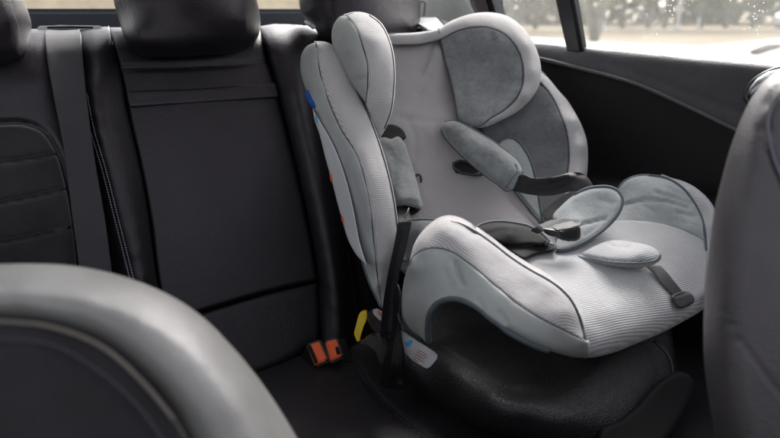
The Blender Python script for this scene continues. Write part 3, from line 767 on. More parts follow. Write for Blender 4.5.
# lap belt over the bench
FBT = Field([(45, 31, 'B', .045), (80, 30, 'B', .045), (55, 100, 'B', .065), (85, 100, 'B', .055), (70, 200, 'B', .062), (103, 210, 'B', .06), (84, 285, 'B', .062), (114, 285, 'B', .06), (90, 420, 'B', .05), (130, 420, 'B', .05)])
bl = relief('seat_belt', M['belt'], None, [(44.5, 30, 'c'), (60, 29), (79.5, 29, 'c'), (83, 60), (87, 100), (95, 160), (105, 219), (114, 285), (132, 380, 'c'), (100, 385, 'c'), (82, 285), (72.5, 219), (64, 150), (52.5, 90), (46, 50)],
            FBT, roll=(1.6, .0012), rolls=[([(30, 30), (95, 29)], 24, .07)], thick=.0016, res=2.6, uvw=((1, 0, 0), (0, .4, .9)), ripple=[(.12, .0006)])
tag(bl, 'wide grey seat belt webbing hanging down the left backrest from its shelf slot', 'seat belt')

# twin belt buckle
bk = thing('belt_buckle', 'pair of black belt buckles with orange-red release buttons on the bench', 'belt buckle', tuple(one(326, 352, 1.27)))
def quadbox(name, mat, par, pix, t, depth, bev=.0015, dirv=None):
    d = np.array(dirv if dirv is not None else Fv)*depth
    a_ = [one(x, y, tt) for (x, y), tt in zip(pix, t)]
    return hull(name, mat, par, a_, [p+d for p in a_], bev, 3)
dn = (-.05, .55, -.83)
quadbox('housing', M['black'], bk, [(306.5, 343), (321, 338), (331.5, 360), (315.5, 366.5)], [1.26, 1.26, 1.24, 1.24], .05, .003, dn)
quadbox('housing', M['black'], bk, [(324, 339.5), (338, 335.5), (345.5, 356.5), (330.5, 363)], [1.26, 1.26, 1.24, 1.24], .05, .003, dn)
quadbox('release_button', M['red'], bk, [(309, 344.5), (319.5, 340.5), (327.5, 359), (316, 364)], [1.256, 1.256, 1.236, 1.236], .01, .0022, dn)
quadbox('release_button', M['red'], bk, [(326, 341), (336.5, 338), (342.5, 355), (331.5, 360)], [1.256, 1.256, 1.236, 1.236], .01, .0022, dn)
quadbox('slot', M['matte_black'], bk, [(308.6, 346), (311, 345), (318, 361.5), (315.6, 362.8)], [1.2535, 1.2535, 1.2335, 1.2335], .004, .0004, dn)
quadbox('slot', M['matte_black'], bk, [(334, 344), (337, 343), (341, 352.5), (337.5, 353.5)], [1.2535, 1.2535, 1.2335, 1.2335], .004, .0004, dn)
quadbox('buckle_boot', M['matte_black'], bk, [(303, 350), (345, 336), (353, 362), (312, 372)], [1.285, 1.285, 1.265, 1.265], .04, .004, dn)

# ================================================================ CHILD SEAT
cs = thing('child_car_seat', 'grey padded child car seat with side wings and harness on a black base', 'child seat', (.78, .9, zc-.60))
V_BACK = ((1, 0, 0), (0, .6, .8))

# -- backrest cover (deep centre of the seat)
FK = Field([(388, 45, 1.385), (440, 45, 1.44), (395, 100, 1.36), (450, 100, 1.40), (420, 120, 1.345), (470, 150, 1.34), (400, 170, 1.29), (420, 200, 1.25), (515, 191, 1.315),
            (542, 222, 1.26), (470, 217, 1.245), (430, 222, 1.22), (400, 240, 1.20), (490, 130, 1.385), (500, 245, 1.18)],
           feats=[([(432.5, 44), (429, 55), (422, 72)], 1.8, .010), ([(421, 73), (430, 79), (424, 82)], 3, .002), ([(400, 118), (430, 121), (457, 124)], 3.5, .004),
                  ([(418, 95), (424, 84), (431, 78)], 2.5, .003), ([(408, 120), (416, 140), (414, 156)], 3, .003), ([(428, 128), (440, 142)], 5, -.004)])
back = relief('backrest_cover', M['knit_back'], cs, [(384, 40, 'c'), (405, 43.5), (420, 43.5), (432, 40.5), (441, 37, 'c'), (446, 60), (451.5, 80), (456, 101), (462, 122), (484, 140), (500, 170), (516, 192), (530, 210), (544, 226), (548, 250, 'c'), (400, 262, 'c'), (372, 130)],
              FK, roll=(2.5, .006), thick=.05, res=2.4, uvw=V_BACK, ripple=[(.11, .0012)])
slab('harness_slot', M['matte_black'], back, [(386, 131), (399, 128), (405, 134), (403, 142), (388, 142)], [1.305, 1.305, 1.30, 1.29, 1.29], .006, .001)
bmx = []
tube_pts('button', M['piping_black'], back, [one(418+3.2*math.cos(a), 180+5.5*math.sin(a), float(FK.t(np.array([[418., 180.]]))[0])-.002) for a in np.linspace(0, 2*PI, 18, endpoint=False)], .0022, 6, True)
slab('harness_slot', M['matte_black'], back, [(452, 166), (456, 162), (466, 162), (478, 167), (479, 172), (466, 174.5), (456, 173)], [float(FK.t(np.array([p]))[0])-.004 for p in ((452., 166.), (456, 162), (466, 162), (478, 167), (479, 172), (466, 174.5), (456, 173))], .006, .001)
tube_pts('slot_flap', M['piping_black'], back, P3(np.array([478, 470, 460, 453.5, 454, 462, 474, 482]), np.array([165, 162.5, 160.8, 163, 168.5, 173, 175, 174.5]), FK.t(np.array([(478, 165.), (470, 162.5), (460, 160.8), (453.5, 163), (454, 168.5), (462, 173), (474, 175), (482, 174.5)]))-.005), .0026, 8)
# shell board behind everything
relief('seat_shell', M['shelf'], cs, [(372, 24), (388, 35), (405, 36), (432, 33), (470, 20), (500, 22), (530, 60), (538, 90), (576, 120), (584, 180), (560, 250), (400, 270), (368, 180), (352, 90), (350, 40)],
       Field([(388, 36, 1.45), (440, 30, 1.50), (520, 60, 1.50), (580, 150, 1.48), (560, 250, 1.38), (400, 262, 1.32), (360, 100, 1.42), (400, 110, 1.44), (470, 150, 1.47)]), roll=(8, .03), thick=.05, res=8)
# -- body wing, left
SEAM_L = [(316, 43), (317.5, 59), (323.5, 86), (333.5, 113), (342.5, 132), (354, 150), (362, 170), (367, 190), (371, 215), (374.5, 250), (378, 282), (381.5, 308)]
EDGE_L = [(316, 42), (329, 43), (337, 49), (345.5, 65), (357, 89), (369, 113), (378, 136), (388, 168), (395, 200), (399, 232), (400.5, 262), (392, 296), (382, 308.5)]
OUT_L = [(316, 42), (307, 46), (302, 53), (300.3, 62), (302, 78), (307, 93), (313, 108), (320, 122), (333.5, 147), (344, 176), (352, 207), (359, 250), (368, 280), (381, 308.5)]
FWL = Field(rail(SEAM_L, 'X', [.518, .51, .503, .50, .50, .502, .505, .507, .51]) + rail(EDGE_L[1:-1], 'X', .556)
            + rail(OUT_L[1:-1], 'X', [.512, .50, .497, .495, .495, .497, .50, .503]))
wl = relief('side_wing', M['side'], cs, [(p[0], p[1]) for p in OUT_L[1:-1]] + [(381.8, 309, 'c')] + [(p[0]+.6, p[1]) for p in SEAM_L[::-1][1:]],
            FWL, roll=(3.0, .004), rolls=[(OUT_L[:6], 9, .018)], thick=.04, res=2.2, tdir=(.5, .8, 0), ripple=[(.09, .0012)])
wk = relief('side_wing_cover', M['knit'], wl, [(316, 41.7, 'c')] + EDGE_L[1:-1] + [(382, 309, 'c')] + [(p[0]+.4, p[1]) for p in SEAM_L[::-1][1:-1]],
            FWL, roll=(2.2, .004), rolls=[(EDGE_L[:-1], 6.5, .016)], thick=.03, res=2.2, tdir=(.3, .9, 0), uvw=((1, .2, 0), (0, .5, .85)), ripple=[(.11, .0008)])
piping('piping', M['piping_black'], wl, [(p[0]-1.5, p[1]+.3) for p in EDGE_L[2:-1]], FWL, .0045, .0015)
piping('piping', M['piping_black'], wl, SEAM_L, FWL, .0022, .0010)
# white plastic flank
OW = [(312.8, 109), (318, 121), (326, 140), (335.5, 164), (344, 193), (351.5, 222), (358, 250), (368, 269)]
fsh = Field(rail([(312, 110), (325, 158), (341, 215), (368, 268)], 'X', .486) + rail([(320, 122), (344, 176), (352, 207), (368, 268)], 'X', .489))
ws = relief('side_shell', M['shell'], cs, [(312.8, 109, 'c'), (320.5, 122), (334.5, 147.5), (345, 176), (353, 207), (360, 243), (366.5, 265, 'c'), (359, 258), (351, 246), (341, 216), (331.5, 180), (325.5, 158.5), (319, 133), (314, 118)],
            fsh, roll=(2, .003), thick=.02, res=2.6)
piping('piping', M['piping'], wl, OUT_L[6:], FWL, .000, .0014)
for nm, mt, pp in (('sticker', 'orange', [(329, 171), (331.5, 176), (332.3, 183), (330.2, 180)]), ('sticker', 'orange', [(341, 214), (343, 218), (343.8, 224), (341.5, 221)]),
                   ('sticker', 'ink_blue', [(315, 114), (317, 117), (317.5, 124), (315.6, 120)])):
    slab(nm, M[mt], ws, pp, [float(fsh.t(np.array([p]))[0])-.002 for p in pp], .002, .0003)
bp = [(305, 88), (309, 93), (313, 101), (316, 107), (314, 109), (309, 103), (305.5, 96)]
slab('recline_lever', M['blue'], cs, bp, [float(FWL.t(np.array([p]))[0])-.004 for p in bp], .03, .002)
# -- head wing, left
SEAM_H = [(347, 15.2), (356, 29), (363, 47.5), (367, 64), (367.6, 84), (366, 103)]
OUT_H = [(347, 15), (340, 16.5), (335, 22), (332, 30), (331.8, 40), (334, 50), (340, 63), (347, 76), (356, 91), (362, 99), (369, 112), (376, 128), (379.5, 138)]
EDGE_H = [(347, 15), (359, 11.8), (371, 15), (381, 22.5), (388.5, 35), (393.2, 50), (395.4, 70), (394.8, 92), (391.8, 112), (386, 128), (379.5, 139)]
FWH = Field([(347, 15, 'X', .565), (359, 12, 'X', .59), (371, 15, 'X', .61), (356, 30, 'X', .555), (363, 48, 'X', .552), (367, 64, 'X', .550), (367, 84, 'X', .550), (366, 102, 'X', .552),
             (388, 36, 'X', .62), (393, 50, 'X', .618), (395, 70, 'X', .612), (394.5, 92, 'X', .608), (391, 113, 'X', .602), (384, 129, 'X', .592), (379, 139, 'X', .585),
             (378, 40, 'X', .582), (382, 70, 'X', .578), (381, 100, 'X', .574), (373, 122, 'X', .568),
             (340, 18, 'X', .558), (332, 35, 'X', .550), (338, 58, 'X', .547), (347, 77, 'X', .545), (356, 92, 'X', .546), (350, 50, 'X', .541), (356, 75, 'X', .541)],
            feats=[([(364, 78), (360, 80), (355, 79)], 2.5, .003)])
wh = relief('headrest_wing', M['side'], cs, [(348, 15, 'c')] + OUT_H[1:10] + [(368, 107, 'c')] + [(p[0]+.6, p[1]) for p in SEAM_H[::-1][1:-1]], FWH,
            roll=(3, .004), rolls=[(OUT_H, 9, .022)], thick=.05, res=2.0, tdir=(.5, .8, 0), ripple=[(.10, .0012)])
wc = relief('wing_cover', M['knit'], wh, [(346.6, 14.6, 'c')] + EDGE_H[1:-1] + [(379.5, 139.5, 'c'), (374, 127), (368.5, 112)] + [(p[0]+.4, p[1]) for p in SEAM_H[::-1][:-1]], FWH,
            roll=(2.5, .004), rolls=[(EDGE_H, 7, .018)], thick=.04, res=2.0, tdir=(.3, .9, 0), uvw=((1, .2, 0), (0, .4, .9)), ripple=[(.12, .0008)])
piping('piping', M['piping_black'], wh, [(p[0]-1.6, p[1]+.5) for p in EDGE_H[2:-1]], FWH, .0065, .0015)
piping('piping', M['piping_black'], wh, SEAM_H, FWH, .0024, .0010)
# inner lining of the left head wing behind it
# -- head wing, right
HOUT = [(388, 33.5), (400, 33.2), (420, 32), (436, 29), (453, 20), (471, 14), (489, 12.3), (507, 16), (522, 26.5), (532.5, 41), (539, 57), (541.2, 73), (538.5, 87), (530, 100), (518.5, 111), (501, 120.5), (483, 127.5)]
HIN = [(388, 44), (405, 45), (420, 44.3), (431, 42), (440, 39.5), (454, 32.5), (471, 27.4), (489, 27.4), (504, 33.5), (514, 43.5), (520.5, 56), (523.2, 71), (522, 86), (516.5, 98), (505, 109.5), (490, 118.5), (479, 126.5)]
FHR = Field(rail(HOUT, 't', [1.345, 1.36, 1.385, 1.43, 1.44, 1.43, 1.40, 1.39, 1.385, 1.375, 1.36, 1.335, 1.32]) + rail(HIN, 't', [1.36, 1.375, 1.405, 1.425, 1.415, 1.395, 1.37, 1.362, 1.358, 1.35, 1.335, 1.32])
            + rail([(530, 45), (533, 75), (525, 95)], 't', [1.368, 1.358, 1.345]) + rail([(442, 50), (450, 80), (457, 103), (462, 122)], 't', [1.43, 1.40, 1.375, 1.345])
            + [(480, 60, 1.395), (485, 90, 1.365), (500, 75, 1.372), (470, 110, 1.35)],
            feats=[([(453, 37), (462, 70), (464, 100)], 3.5, .0025), ([(490, 30), (498, 70), (494, 100)], 3, .0022), ([(470, 80), (480, 84), (492, 76)], 4, .002)])
wr = relief('headrest_wing', M['suede_mid'], cs, [(440.5, 39.5, 'c'), (454, 32), (471, 27), (489, 27), (504, 33), (514, 43), (520.7, 56), (523.5, 71), (522.3, 86), (517, 98), (505.5, 109.7), (490, 119), (478, 127.5), (468, 126.5), (457.5, 121, 'c'), (455, 101), (450.5, 80), (444.5, 59)],
            FHR, roll=(3, .005), rolls=[([(478, 127.5), (468, 126.5), (457.5, 121)], 7, .012)], thick=.03, res=2.2, ripple=[(.10, .0012)])
cap = relief('wing_cover', M['knit'], wr, HOUT + [(468, 127.5), (472, 126.8)] + HIN[::-1], FHR, roll=(2.2, .004), rolls=[(HOUT, 10, .026)], thick=.05, res=2.0, uvw=((1, .3, 0), (0, .35, .94)), ripple=[(.12, .0008)])
piping('piping', M['piping_black'], wr, HIN + [(470, 127), (458, 121)], FHR, .0008, .0014)
piping('piping', M['piping_black'], wr, [(440, 40), (444.5, 59), (450.5, 80), (455, 101), (458, 121)], FHR, .0028, .0012)
piping('seam', M['piping_grey'], wr, [(438.5, 28), (439.2, 33), (440, 39)], FHR, .004, .0008)
# -- body wing, right
ROUT = [(541, 71), (549, 79), (559, 91), (567, 100), (575, 112.5), (582, 126), (586.6, 140), (588, 155), (587.6, 168), (586, 182)]
RIN = [(538, 80), (543, 85), (549, 92), (555, 102), (560.5, 114), (565, 126), (568.3, 142), (569, 158), (567.5, 172), (565, 186)]
FWR = Field(rail(ROUT, 't', [1.46, 1.445, 1.425, 1.40, 1.385, 1.36, 1.34]) + rail(RIN, 't', [1.445, 1.43, 1.405, 1.38, 1.362, 1.345, 1.32])
            + rail([(575, 118), (580, 145), (578, 175)], 't', [1.378, 1.352, 1.325])
            + [(490, 128, 1.40), (520, 120, 1.41), (530, 150, 1.375), (545, 130, 1.39), (530, 190, 1.315), (500, 160, 1.37), (540, 215, 1.27), (560, 190, 1.31), (545, 170, 1.345)],
            feats=[([(500, 124), (507, 137)], 1.5, .003)])
wb = relief('side_wing', M['suede_dark'], cs, [(478, 122, 'c'), (510, 100), (536, 82, 'c'), (549, 91.5), (555.3, 101.5), (561, 114), (565.4, 126), (568.7, 142), (569.4, 158), (567.8, 172), (566, 215, 'c'), (540, 235, 'c'), (524, 205), (498, 165)],
            FWR, roll=(3, .005), thick=.04, res=2.4)
relief('side_wing_cover', M['knit'], wb, [(534, 78, 'c'), (541, 71)] + ROUT[1:] + [(584, 205, 'c'), (564, 205, 'c')] + RIN[::-1], FWR, roll=(2.2, .004), rolls=[(ROUT, 9, .024)], thick=.05, res=2.2, uvw=((1, .3, 0), (0, .4, .9)), ripple=[(.12, .0008)])
piping('piping', M['piping_black'], wb, RIN, FWR, .001, .0014)
# -- inner body cushion with piping
TC = [(497, 150), (499, 143), (505, 138.5), (512, 138), (519, 142), (526, 151), (532, 164), (536, 178), (539, 196), (541.5, 212), (543, 224)]
FT = Field([(497, 150, 1.365), (512, 137, 1.375), (528, 155, 1.345), (536, 178, 1.315), (542, 222, 1.25), (515, 191, 1.305), (505, 165, 1.345), (525, 180, 1.315)])
th = relief('body_cushion', M['suede_light'], cs, TC + [(552, 240, 'c'), (535, 214), (516, 190), (500, 166)], FT, roll=(3, .006), thick=.03, res=2.4, ripple=[(.1, .001)])
piping('piping', M['piping'], th, TC, FT, .0005, .0022)
piping('piping', M['piping'], th, [(505, 172), (515, 191), (529, 208.5), (542, 224)], FT, -.004, .0022)

# -- harness
STL = Field([(522, 172, 1.238), (520, 190, 1.238), (545, 176, 1.222), (545, 195, 1.215), (573, 172, 1.205), (573, 191, 1.195), (594, 180, 1.205), (594, 190, 1.20)],
            feats=[([(530, 186), (548, 187), (566, 180)], 4, .006), ([(552, 178), (572, 176)], 4, -.006)])
s1 = relief('harness_strap', M['strap'], cs, [(514, 178, 'c'), (523, 174.5), (531, 177.5), (541, 178), (558, 175.8), (572, 172.3), (580, 172.5), (586, 176), (594, 186, 'c'), (589, 190), (571, 191.5), (551, 195.5), (530, 194.7), (518, 192), (510, 190, 'c')],
            STL, roll=(1.4, .001), rolls=[([(572, 172.3), (586, 176), (594, 186)], 7, .008)], thick=.0016, res=2, uvw=((1, .3, 0), (0, .3, .9)))
s2 = relief('harness_strap', M['strap'], cs, [(592, 184, 'c'), (594, 190), (580, 197), (566, 206), (554, 216), (549, 224, 'c'), (541, 214, 'c'), (548, 207), (558, 199), (572, 191)],
            Field([(592, 187, 1.20), (570, 199, 1.215), (545, 218, 1.20), (556, 210, 1.212)]), roll=(1.4, .001), thick=.0016, res=2, uvw=((1, .3, 0), (0, .3, .9)))
FHP = Field([(444, 124, 1.305), (461, 121, 1.30), (448, 138, 1.29), (480, 131, 1.285), (463, 146, 1.262), (500, 145, 1.262), (485, 165, 1.235), (522, 166, 1.245), (508, 190, 1.22), (490, 152, 1.243), (470, 138, 1.262), (512, 175, 1.228)],
            feats=[([(466, 133), (474, 146)], 4, .0022), ([(485, 145), (480, 158)], 4, .0015)])
HP = [(441.3, 128), (443, 123.5), (448, 120.6), (457, 121), (466, 125.5), (479, 132.3), (500, 145.8), (521, 165), (523, 170), (517, 181), (511.5, 190.5), (507, 191.2), (497, 184), (484.5, 175), (470, 163), (458, 152), (448, 141), (443, 134)]
h1 = relief('harness_pad', M['suede'], cs, HP, FHP, roll=(9, .020), thick=.012, res=2.0, ripple=[(.13, .001)])
piping('piping', M['piping'], h1, [(445, 122.5), (452, 121), (461, 123.5), (479, 132.8), (500, 146.3), (520, 165.3), (522.3, 169.6), (516.5, 180.5), (511, 189.8), (507, 190.6), (499, 185)], FHP, .015, .0022)
piping('piping', M['piping_black'], h1, [(443, 133), (448, 141), (458, 152), (470, 163), (484.5, 175), (499, 185)], FHP, .019, .0018)
piping('seam', M['piping'], h1, [(515.5, 163.5), (517.5, 169), (511, 180), (505.5, 188)], FHP, .0016, .0011)
relief('pad_underside', M['matte_black'], h1, [(441, 128), (446, 122), (458, 120.6), (470, 126), (455, 135), (462, 148), (448, 142)], Field([(441, 128, 1.325), (470, 126, 1.325), (462, 148, 1.30)]), roll=(2, .004), thick=.006, res=3)
FHL = Field([(380, 143, 1.27), (397, 136, 1.275), (405, 146, 1.272), (388, 160, 1.235), (400, 170, 1.228), (413, 168, 1.25), (400, 200, 1.172), (408, 210, 1.172), (422, 205, 1.195), (395, 200, 1.185), (414, 190, 1.20)],
            feats=[([(388, 150), (396, 165), (394, 180)], 4, .0025), ([(398, 205), (410, 201), (420, 204)], 1.4, .004), ([(404, 160), (398, 172)], 4, -.002)])
h2 = relief('harness_pad', M['suede'], cs, [(377, 140), (384, 137), (391, 139), (398, 136.5), (404, 142), (408.5, 154), (413, 168), (417.5, 184), (421, 199), (422.8, 206), (420, 209.5), (413, 207), (405, 205.5), (398, 206.5), (392, 205), (384, 170)], FHL,
            roll=(7, .016), thick=.02, res=2.0, ripple=[(.13, .001)])
piping('piping', M['piping'], h2, [(396.5, 206), (404, 204.5), (412, 206), (420, 208.5)], FHL, .008, .0018)
relief('pad_underside', M['matte_black'], h2, [(396, 205), (404, 204), (413, 206), (421, 208), (417, 213), (410, 215.5), (402, 214), (396, 211)], Field([(396, 205, 1.21), (421, 208, 1.21), (408, 215, 1.20)]), roll=(2, .004), thick=.01, res=3)
relief('pad_underside', M['matte_black'], h2, [(380, 128), (393, 124.5), (402, 129), (406, 138), (398, 142), (384, 141)], Field([(380, 128, 1.30), (404, 130, 1.305), (395, 142, 1.285)]), roll=(3, .006), thick=.008, res=3)
relief('harness_strap', M['strap'], cs, [(399, 207), (407, 208), (411, 222), (413, 232, 'c'), (402, 232, 'c')], Field([(399, 207, 1.18), (410, 215, 1.17), (408, 232, 1.13)]), roll=(1.2, .001), thick=.0016, res=2)
tube_pts('adjuster_wire', M['buckle'], cs, [one(404, 218, 1.14), one(407, 213, 1.14), one(409, 208, 1.15)], .0012, 6)

# -- seat pad and arms
FPAN = Field([(470, 228, 1.20), (485, 232, 1.195), (530, 240, 1.14), (560, 250, 1.10), (600, 225, 1.165), (640, 222, 1.185), (690, 236, 1.165), (530, 262, 1.06), (567, 291, .972), (600, 290, 1.0),
              (650, 270, 1.085), (700, 260, 1.13), (708, 300, 1.085), (580, 322, .918), (600, 325, .935), (586, 358, .895), (636, 343, .958), (672, 327, 1.025), (700, 311, 1.075), (690, 295, 1.085), (640, 320, .985),
              (560, 230, 1.16), (620, 250, 1.105), (615, 310, .965), (665, 300, 1.045)],
             feats=[([(586, 345), (610, 346), (640, 335), (665, 322)], 9, .004)])
PANO = [(462, 226, 'c'), (500, 232), (560, 226), (618, 220.5), (634, 220.5), (658, 223), (682, 229.5), (706, 240, 'c'), (712, 270), (713, 300, 'c'), (700, 311.5), (686, 320), (672.5, 327.5), (655, 336), (636, 343.8), (617, 351.5), (601, 356), (584, 358.3, 'c'),
        (580, 345), (574, 325), (564, 306), (548, 292), (528, 278), (505, 262), (485, 248), (468, 238)]
pan = relief('seat_pad', M['knit_pad'], cs, PANO, FPAN, roll=(2.5, .005), rolls=[([(586, 358.3), (601, 356), (617, 351.5), (636, 343.8), (655, 336), (672.5, 327.5), (686, 320), (700, 311.5), (713, 303)], 17, .045)],
             thick=.06, res=2.1, uvw=((1, 0, 0), (0, .85, .5)), ripple=[(.09, .0008)])
if 0: piping('piping', M['piping_grey'], pan, [(528, 258.5), (549, 272.5), (568, 290.5), (578.5, 309), (583.8, 327), (585.5, 342), (585.8, 357)], FPAN, -.002, .0014)
# left arm
AOUT = [(401, 306), (402.5, 290), (406, 273), (412, 252), (418, 241), (427, 231), (434, 225.5), (442, 221.8), (450, 221), (459, 223)]
ATOP = [(442, 221.8), (450, 221), (459, 223), (474, 231), (492, 243.5), (510, 257.5), (530, 270.5), (548, 280.5), (561, 290), (570, 300), (577, 313), (582, 328), (584.5, 341)]
ASEAM = [(408, 266), (413, 257), (421, 251), (432.5, 247.8), (450.5, 251), (468, 262.5), (489, 280), (513, 300), (535, 315), (559, 327.5), (584.5, 341)]
FAL = Field(rail([(401, 305), (402.5, 290), (406, 272), (413, 252)], 't', [1.02, 1.005, .995, .985]) + rail(ASEAM, 't', [.972, .962, .945, .92, .895, .878, .862, .856, .856, .866, .890])
            + rail([(427, 232), (441, 223), (450, 221.5), (459, 224)], 't', [.985, .98, .975, .97]) + rail([(474, 231), (492, 243.5), (510, 258), (530, 271), (548, 281), (561, 290), (570, 300), (577, 313), (583, 328)], 't', [.963, .945, .932, .92, .908, .90, .896, .896, .900])
            + rail([(402, 321), (428, 343), (432, 310), (446, 300), (467, 302), (490, 318), (508, 332), (535, 346), (562, 355), (585, 358)], 't', [1.035, 1.0, .945, .92, .885, .862, .852, .852, .872, .912])
            + rail([(425, 280), (450, 275)], 't', [.955, .925]) + rail([(450, 236), (480, 250), (510, 275), (540, 295), (565, 312)], 't', [.948, .925, .90, .882, .872]),
            feats=[([(455, 262), (458, 272), (463, 285)], 1.8, .007), ([(449, 266), (453, 280)], 4, -.002), ([(500, 312), (506, 322)], 2.5, .003), ([(478, 300), (483, 309)], 3, .002)])
AG = [(400.8, 321, 'c'), (401, 306), (402.5, 290), (406, 273), (409, 264, 'c')] + ASEAM[1:-1] + [(588.5, 342, 'c'), (589, 357.8, 'c'), (575, 357.5), (562.7, 355), (548, 350.5), (535, 346), (520, 339), (508, 331.5), (498, 324), (489.6, 318), (480, 309.5), (467, 302.3), (456, 299.5), (446, 300), (437, 304), (431, 312), (428, 324), (428.5, 336), (428, 344.5, 'c'), (416, 337), (408, 328)]
al = relief('arm', M['side'], cs, AG, FAL, roll=(3, .005), rolls=[([(401, 321), (401, 306), (402.5, 290), (406, 273), (409, 264)], 6, .014), ([(586, 358.5), (562.7, 355), (535, 346), (508, 331.5)], 9, .016)],
            thick=.003, res=2.0, tdir=(.9, .3, 0), ripple=[(.09, .0012)])
relief('arm_cover', M['knit'], al, [(408.5, 265, 'c'), (412, 252), (418, 241), (427, 231), (434, 225.5)] + ATOP[:-1] + [(585.5, 341.5, 'c')] + ASEAM[::-1][1:-1], FAL, roll=(2.2, .0035),
       rolls=[([(408, 266), (412, 252), (418, 241), (427, 231), (434, 225.5), (442, 221.8), (450, 221), (459, 223), (474, 231)], 9, .026), (ATOP[3:], 7, .010)], thick=.03, res=2.0, tdir=(.6, .8, 0), uvw=((1, .1, .0), (0, .92, .4)), ripple=[(.12, .0008)])
piping('piping', M['piping'], al, [(p[0]+.2, p[1]+.2) for p in ATOP[1:]], FAL, .010, lambda q: .0026*min(1, q*5+.1))
piping('seam', M['piping'], al, ASEAM, FAL, .0022, .0008)
hem = [(428.5, 343.5), (427.8, 328), (430.8, 312), (437, 303.8), (446, 299.6), (456, 299), (467, 302), (480, 309), (489.6, 317.5), (498, 323.5), (508, 331.5), (520, 338.5), (535, 345.7), (548, 350.3)]
piping('hem', M['piping'], al, hem, FAL, .004, .0042)
# arm, rear inner part
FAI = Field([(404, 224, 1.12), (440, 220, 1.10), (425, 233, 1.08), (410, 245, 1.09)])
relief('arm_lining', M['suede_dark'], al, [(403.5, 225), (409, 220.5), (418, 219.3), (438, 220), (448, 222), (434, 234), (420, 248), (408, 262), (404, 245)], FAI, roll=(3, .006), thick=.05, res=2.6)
piping('piping', M['piping'], al, [(403.5, 226), (409, 221), (418, 219.6), (438, 220.2)], FAI, .002, .002)
# right arm
RAI = [(615, 200), (617, 190), (622, 183), (629, 178.3), (638, 175.6), (649, 175), (660, 176.3), (670, 179.5), (682, 187), (691, 197.5), (698, 209), (703, 221), (705.5, 238)]
RAO = [(660, 176), (673, 178.3), (684, 181.5), (694, 186.5), (703, 193.5), (710, 201), (715, 210), (716, 222), (715, 250)]
FRA = Field(rail(RAI, 't', [1.27, 1.27, 1.262, 1.255, 1.24, 1.21, 1.185, 1.16]) + [(618, 221, 1.20), (634, 221, 1.20), (658, 224, 1.197), (682, 230, 1.18), (650, 200, 1.222), (675, 208, 1.198), (690, 225, 1.175), (630, 200, 1.235)]
            + rail(RAO[1:], 't', [1.262, 1.225, 1.19, 1.16, 1.14, 1.13]),
            feats=[([(624, 205), (645, 200), (668, 202), (688, 208)], 1.5, .006), ([(655, 192), (672, 197), (690, 203)], 1.4, .005), ([(664, 186), (684, 196)], 1.3, .0025), ([(676, 212), (694, 216)], 1.4, .005), ([(682, 222), (698, 226)], 1.2, .0025), ([(640, 204), (655, 212)], 2, .002)])
ar = relief('arm', M['suede_light'], cs, RAI + [(707, 243, 'c'), (694, 235.5), (682, 230.5), (658, 225), (634, 222.5), (616, 223, 'c'), (613, 212)], FRA, roll=(2.6, .005), rolls=[(RAI[:9], 6, .01)], thick=.03, res=2.0, ripple=[(.10, .0012)])
relief('arm_cover', M['knit_pad'], ar, RAO + [(716, 290, 'c'), (705, 300, 'c'), (706.5, 262), (706, 238)] + RAI[::-1][1:-6], FRA, roll=(2.2, .004), rolls=[(RAO, 8, .02)], thick=.04, res=2.2, uvw=((1, 0, 0), (0, .85, .5)))
piping('piping', M['piping'], ar, RAI[5:] + [(706.5, 250)], FRA, .001, .0017)
piping('piping', M['piping_grey'], ar, [(617, 190), (622, 183), (629, 178.3), (638, 175.6), (649, 175), (660, 176)], FRA, .006, .0016)
# -- hip pads
RL = [(553, 216), (562, 205), (575, 194.5), (587, 189), (599, 187), (610, 187.5), (618, 191.5), (622, 198), (621, 207.5), (616, 217), (606, 227.5), (592, 238), (578, 246), (566, 250.5), (556, 251), (556, 244), (560, 232)]
FRL = Field([(553, 218, 1.15), (575, 195, 1.17), (599, 188, 1.165), (621, 200, 1.15), (610, 222, 1.125), (580, 244, 1.09), (558, 250, 1.085), (595, 208, 1.145), (575, 225, 1.12)],
            feats=[([(574, 226), (592, 222), (606, 218)], 1.3, .006), ([(585, 236), (596, 228)], 1.6, .002), ([(600, 200), (612, 203)], 3, .002)])
hp = relief('hip_pad', M['suede_light'], cs, RL, FRL, roll=(5, .010), thick=.008, res=2.0, ripple=[(.12, .0012)])
piping('piping', M['piping'], hp, [(575, 194.5), (587, 189), (599, 187), (610, 187.5), (618, 191.5), (621.8, 198), (620.8, 207.5), (615.5, 217), (605.5, 227.5), (592, 237.8), (578, 245.6), (566, 250), (557, 250.6)], FRL, .006, .0032)
LL = [(474, 229), (480, 225.2), (489, 222.6), (500, 221.8), (513, 223), (527.6, 226), (537, 230.5), (545, 236.5), (548.5, 241), (545, 244.5), (530, 245), (512, 246), (499, 243.5)]
FLL = Field([(474, 229, 1.09), (500, 222, 1.11), (527, 226, 1.115), (548, 240, 1.085), (512, 246, 1.07), (510, 234, 1.08)], feats=[([(486, 230), (500, 227), (515, 227.5)], 2, -.003)])
lp_ = relief('hip_pad', M['black_lining'], cs, LL, FLL, roll=(4, .010), thick=.006, res=2.0)
piping('piping', M['piping'], lp_, LL[:10], FLL, .006, .0028)
FL2 = Field([(500, 246, 1.075), (520, 245, 1.085), (555, 248, 1.078), (545, 256, 1.065), (522, 258, 1.05)])
l2 = relief('hip_pad', M['black_lining'], cs, [(496, 243), (510, 245.5), (530, 245), (548, 243.5), (556, 246), (554, 250.5), (544, 253), (533, 255.5), (524, 259), (514, 254)], FL2, roll=(3, .007), thick=.01, res=2.2)
piping('piping', M['piping'], l2, [(508, 246.3), (530, 246), (548, 244.3), (555.5, 246.5), (553.5, 250.5)], FL2, .004, .0022)
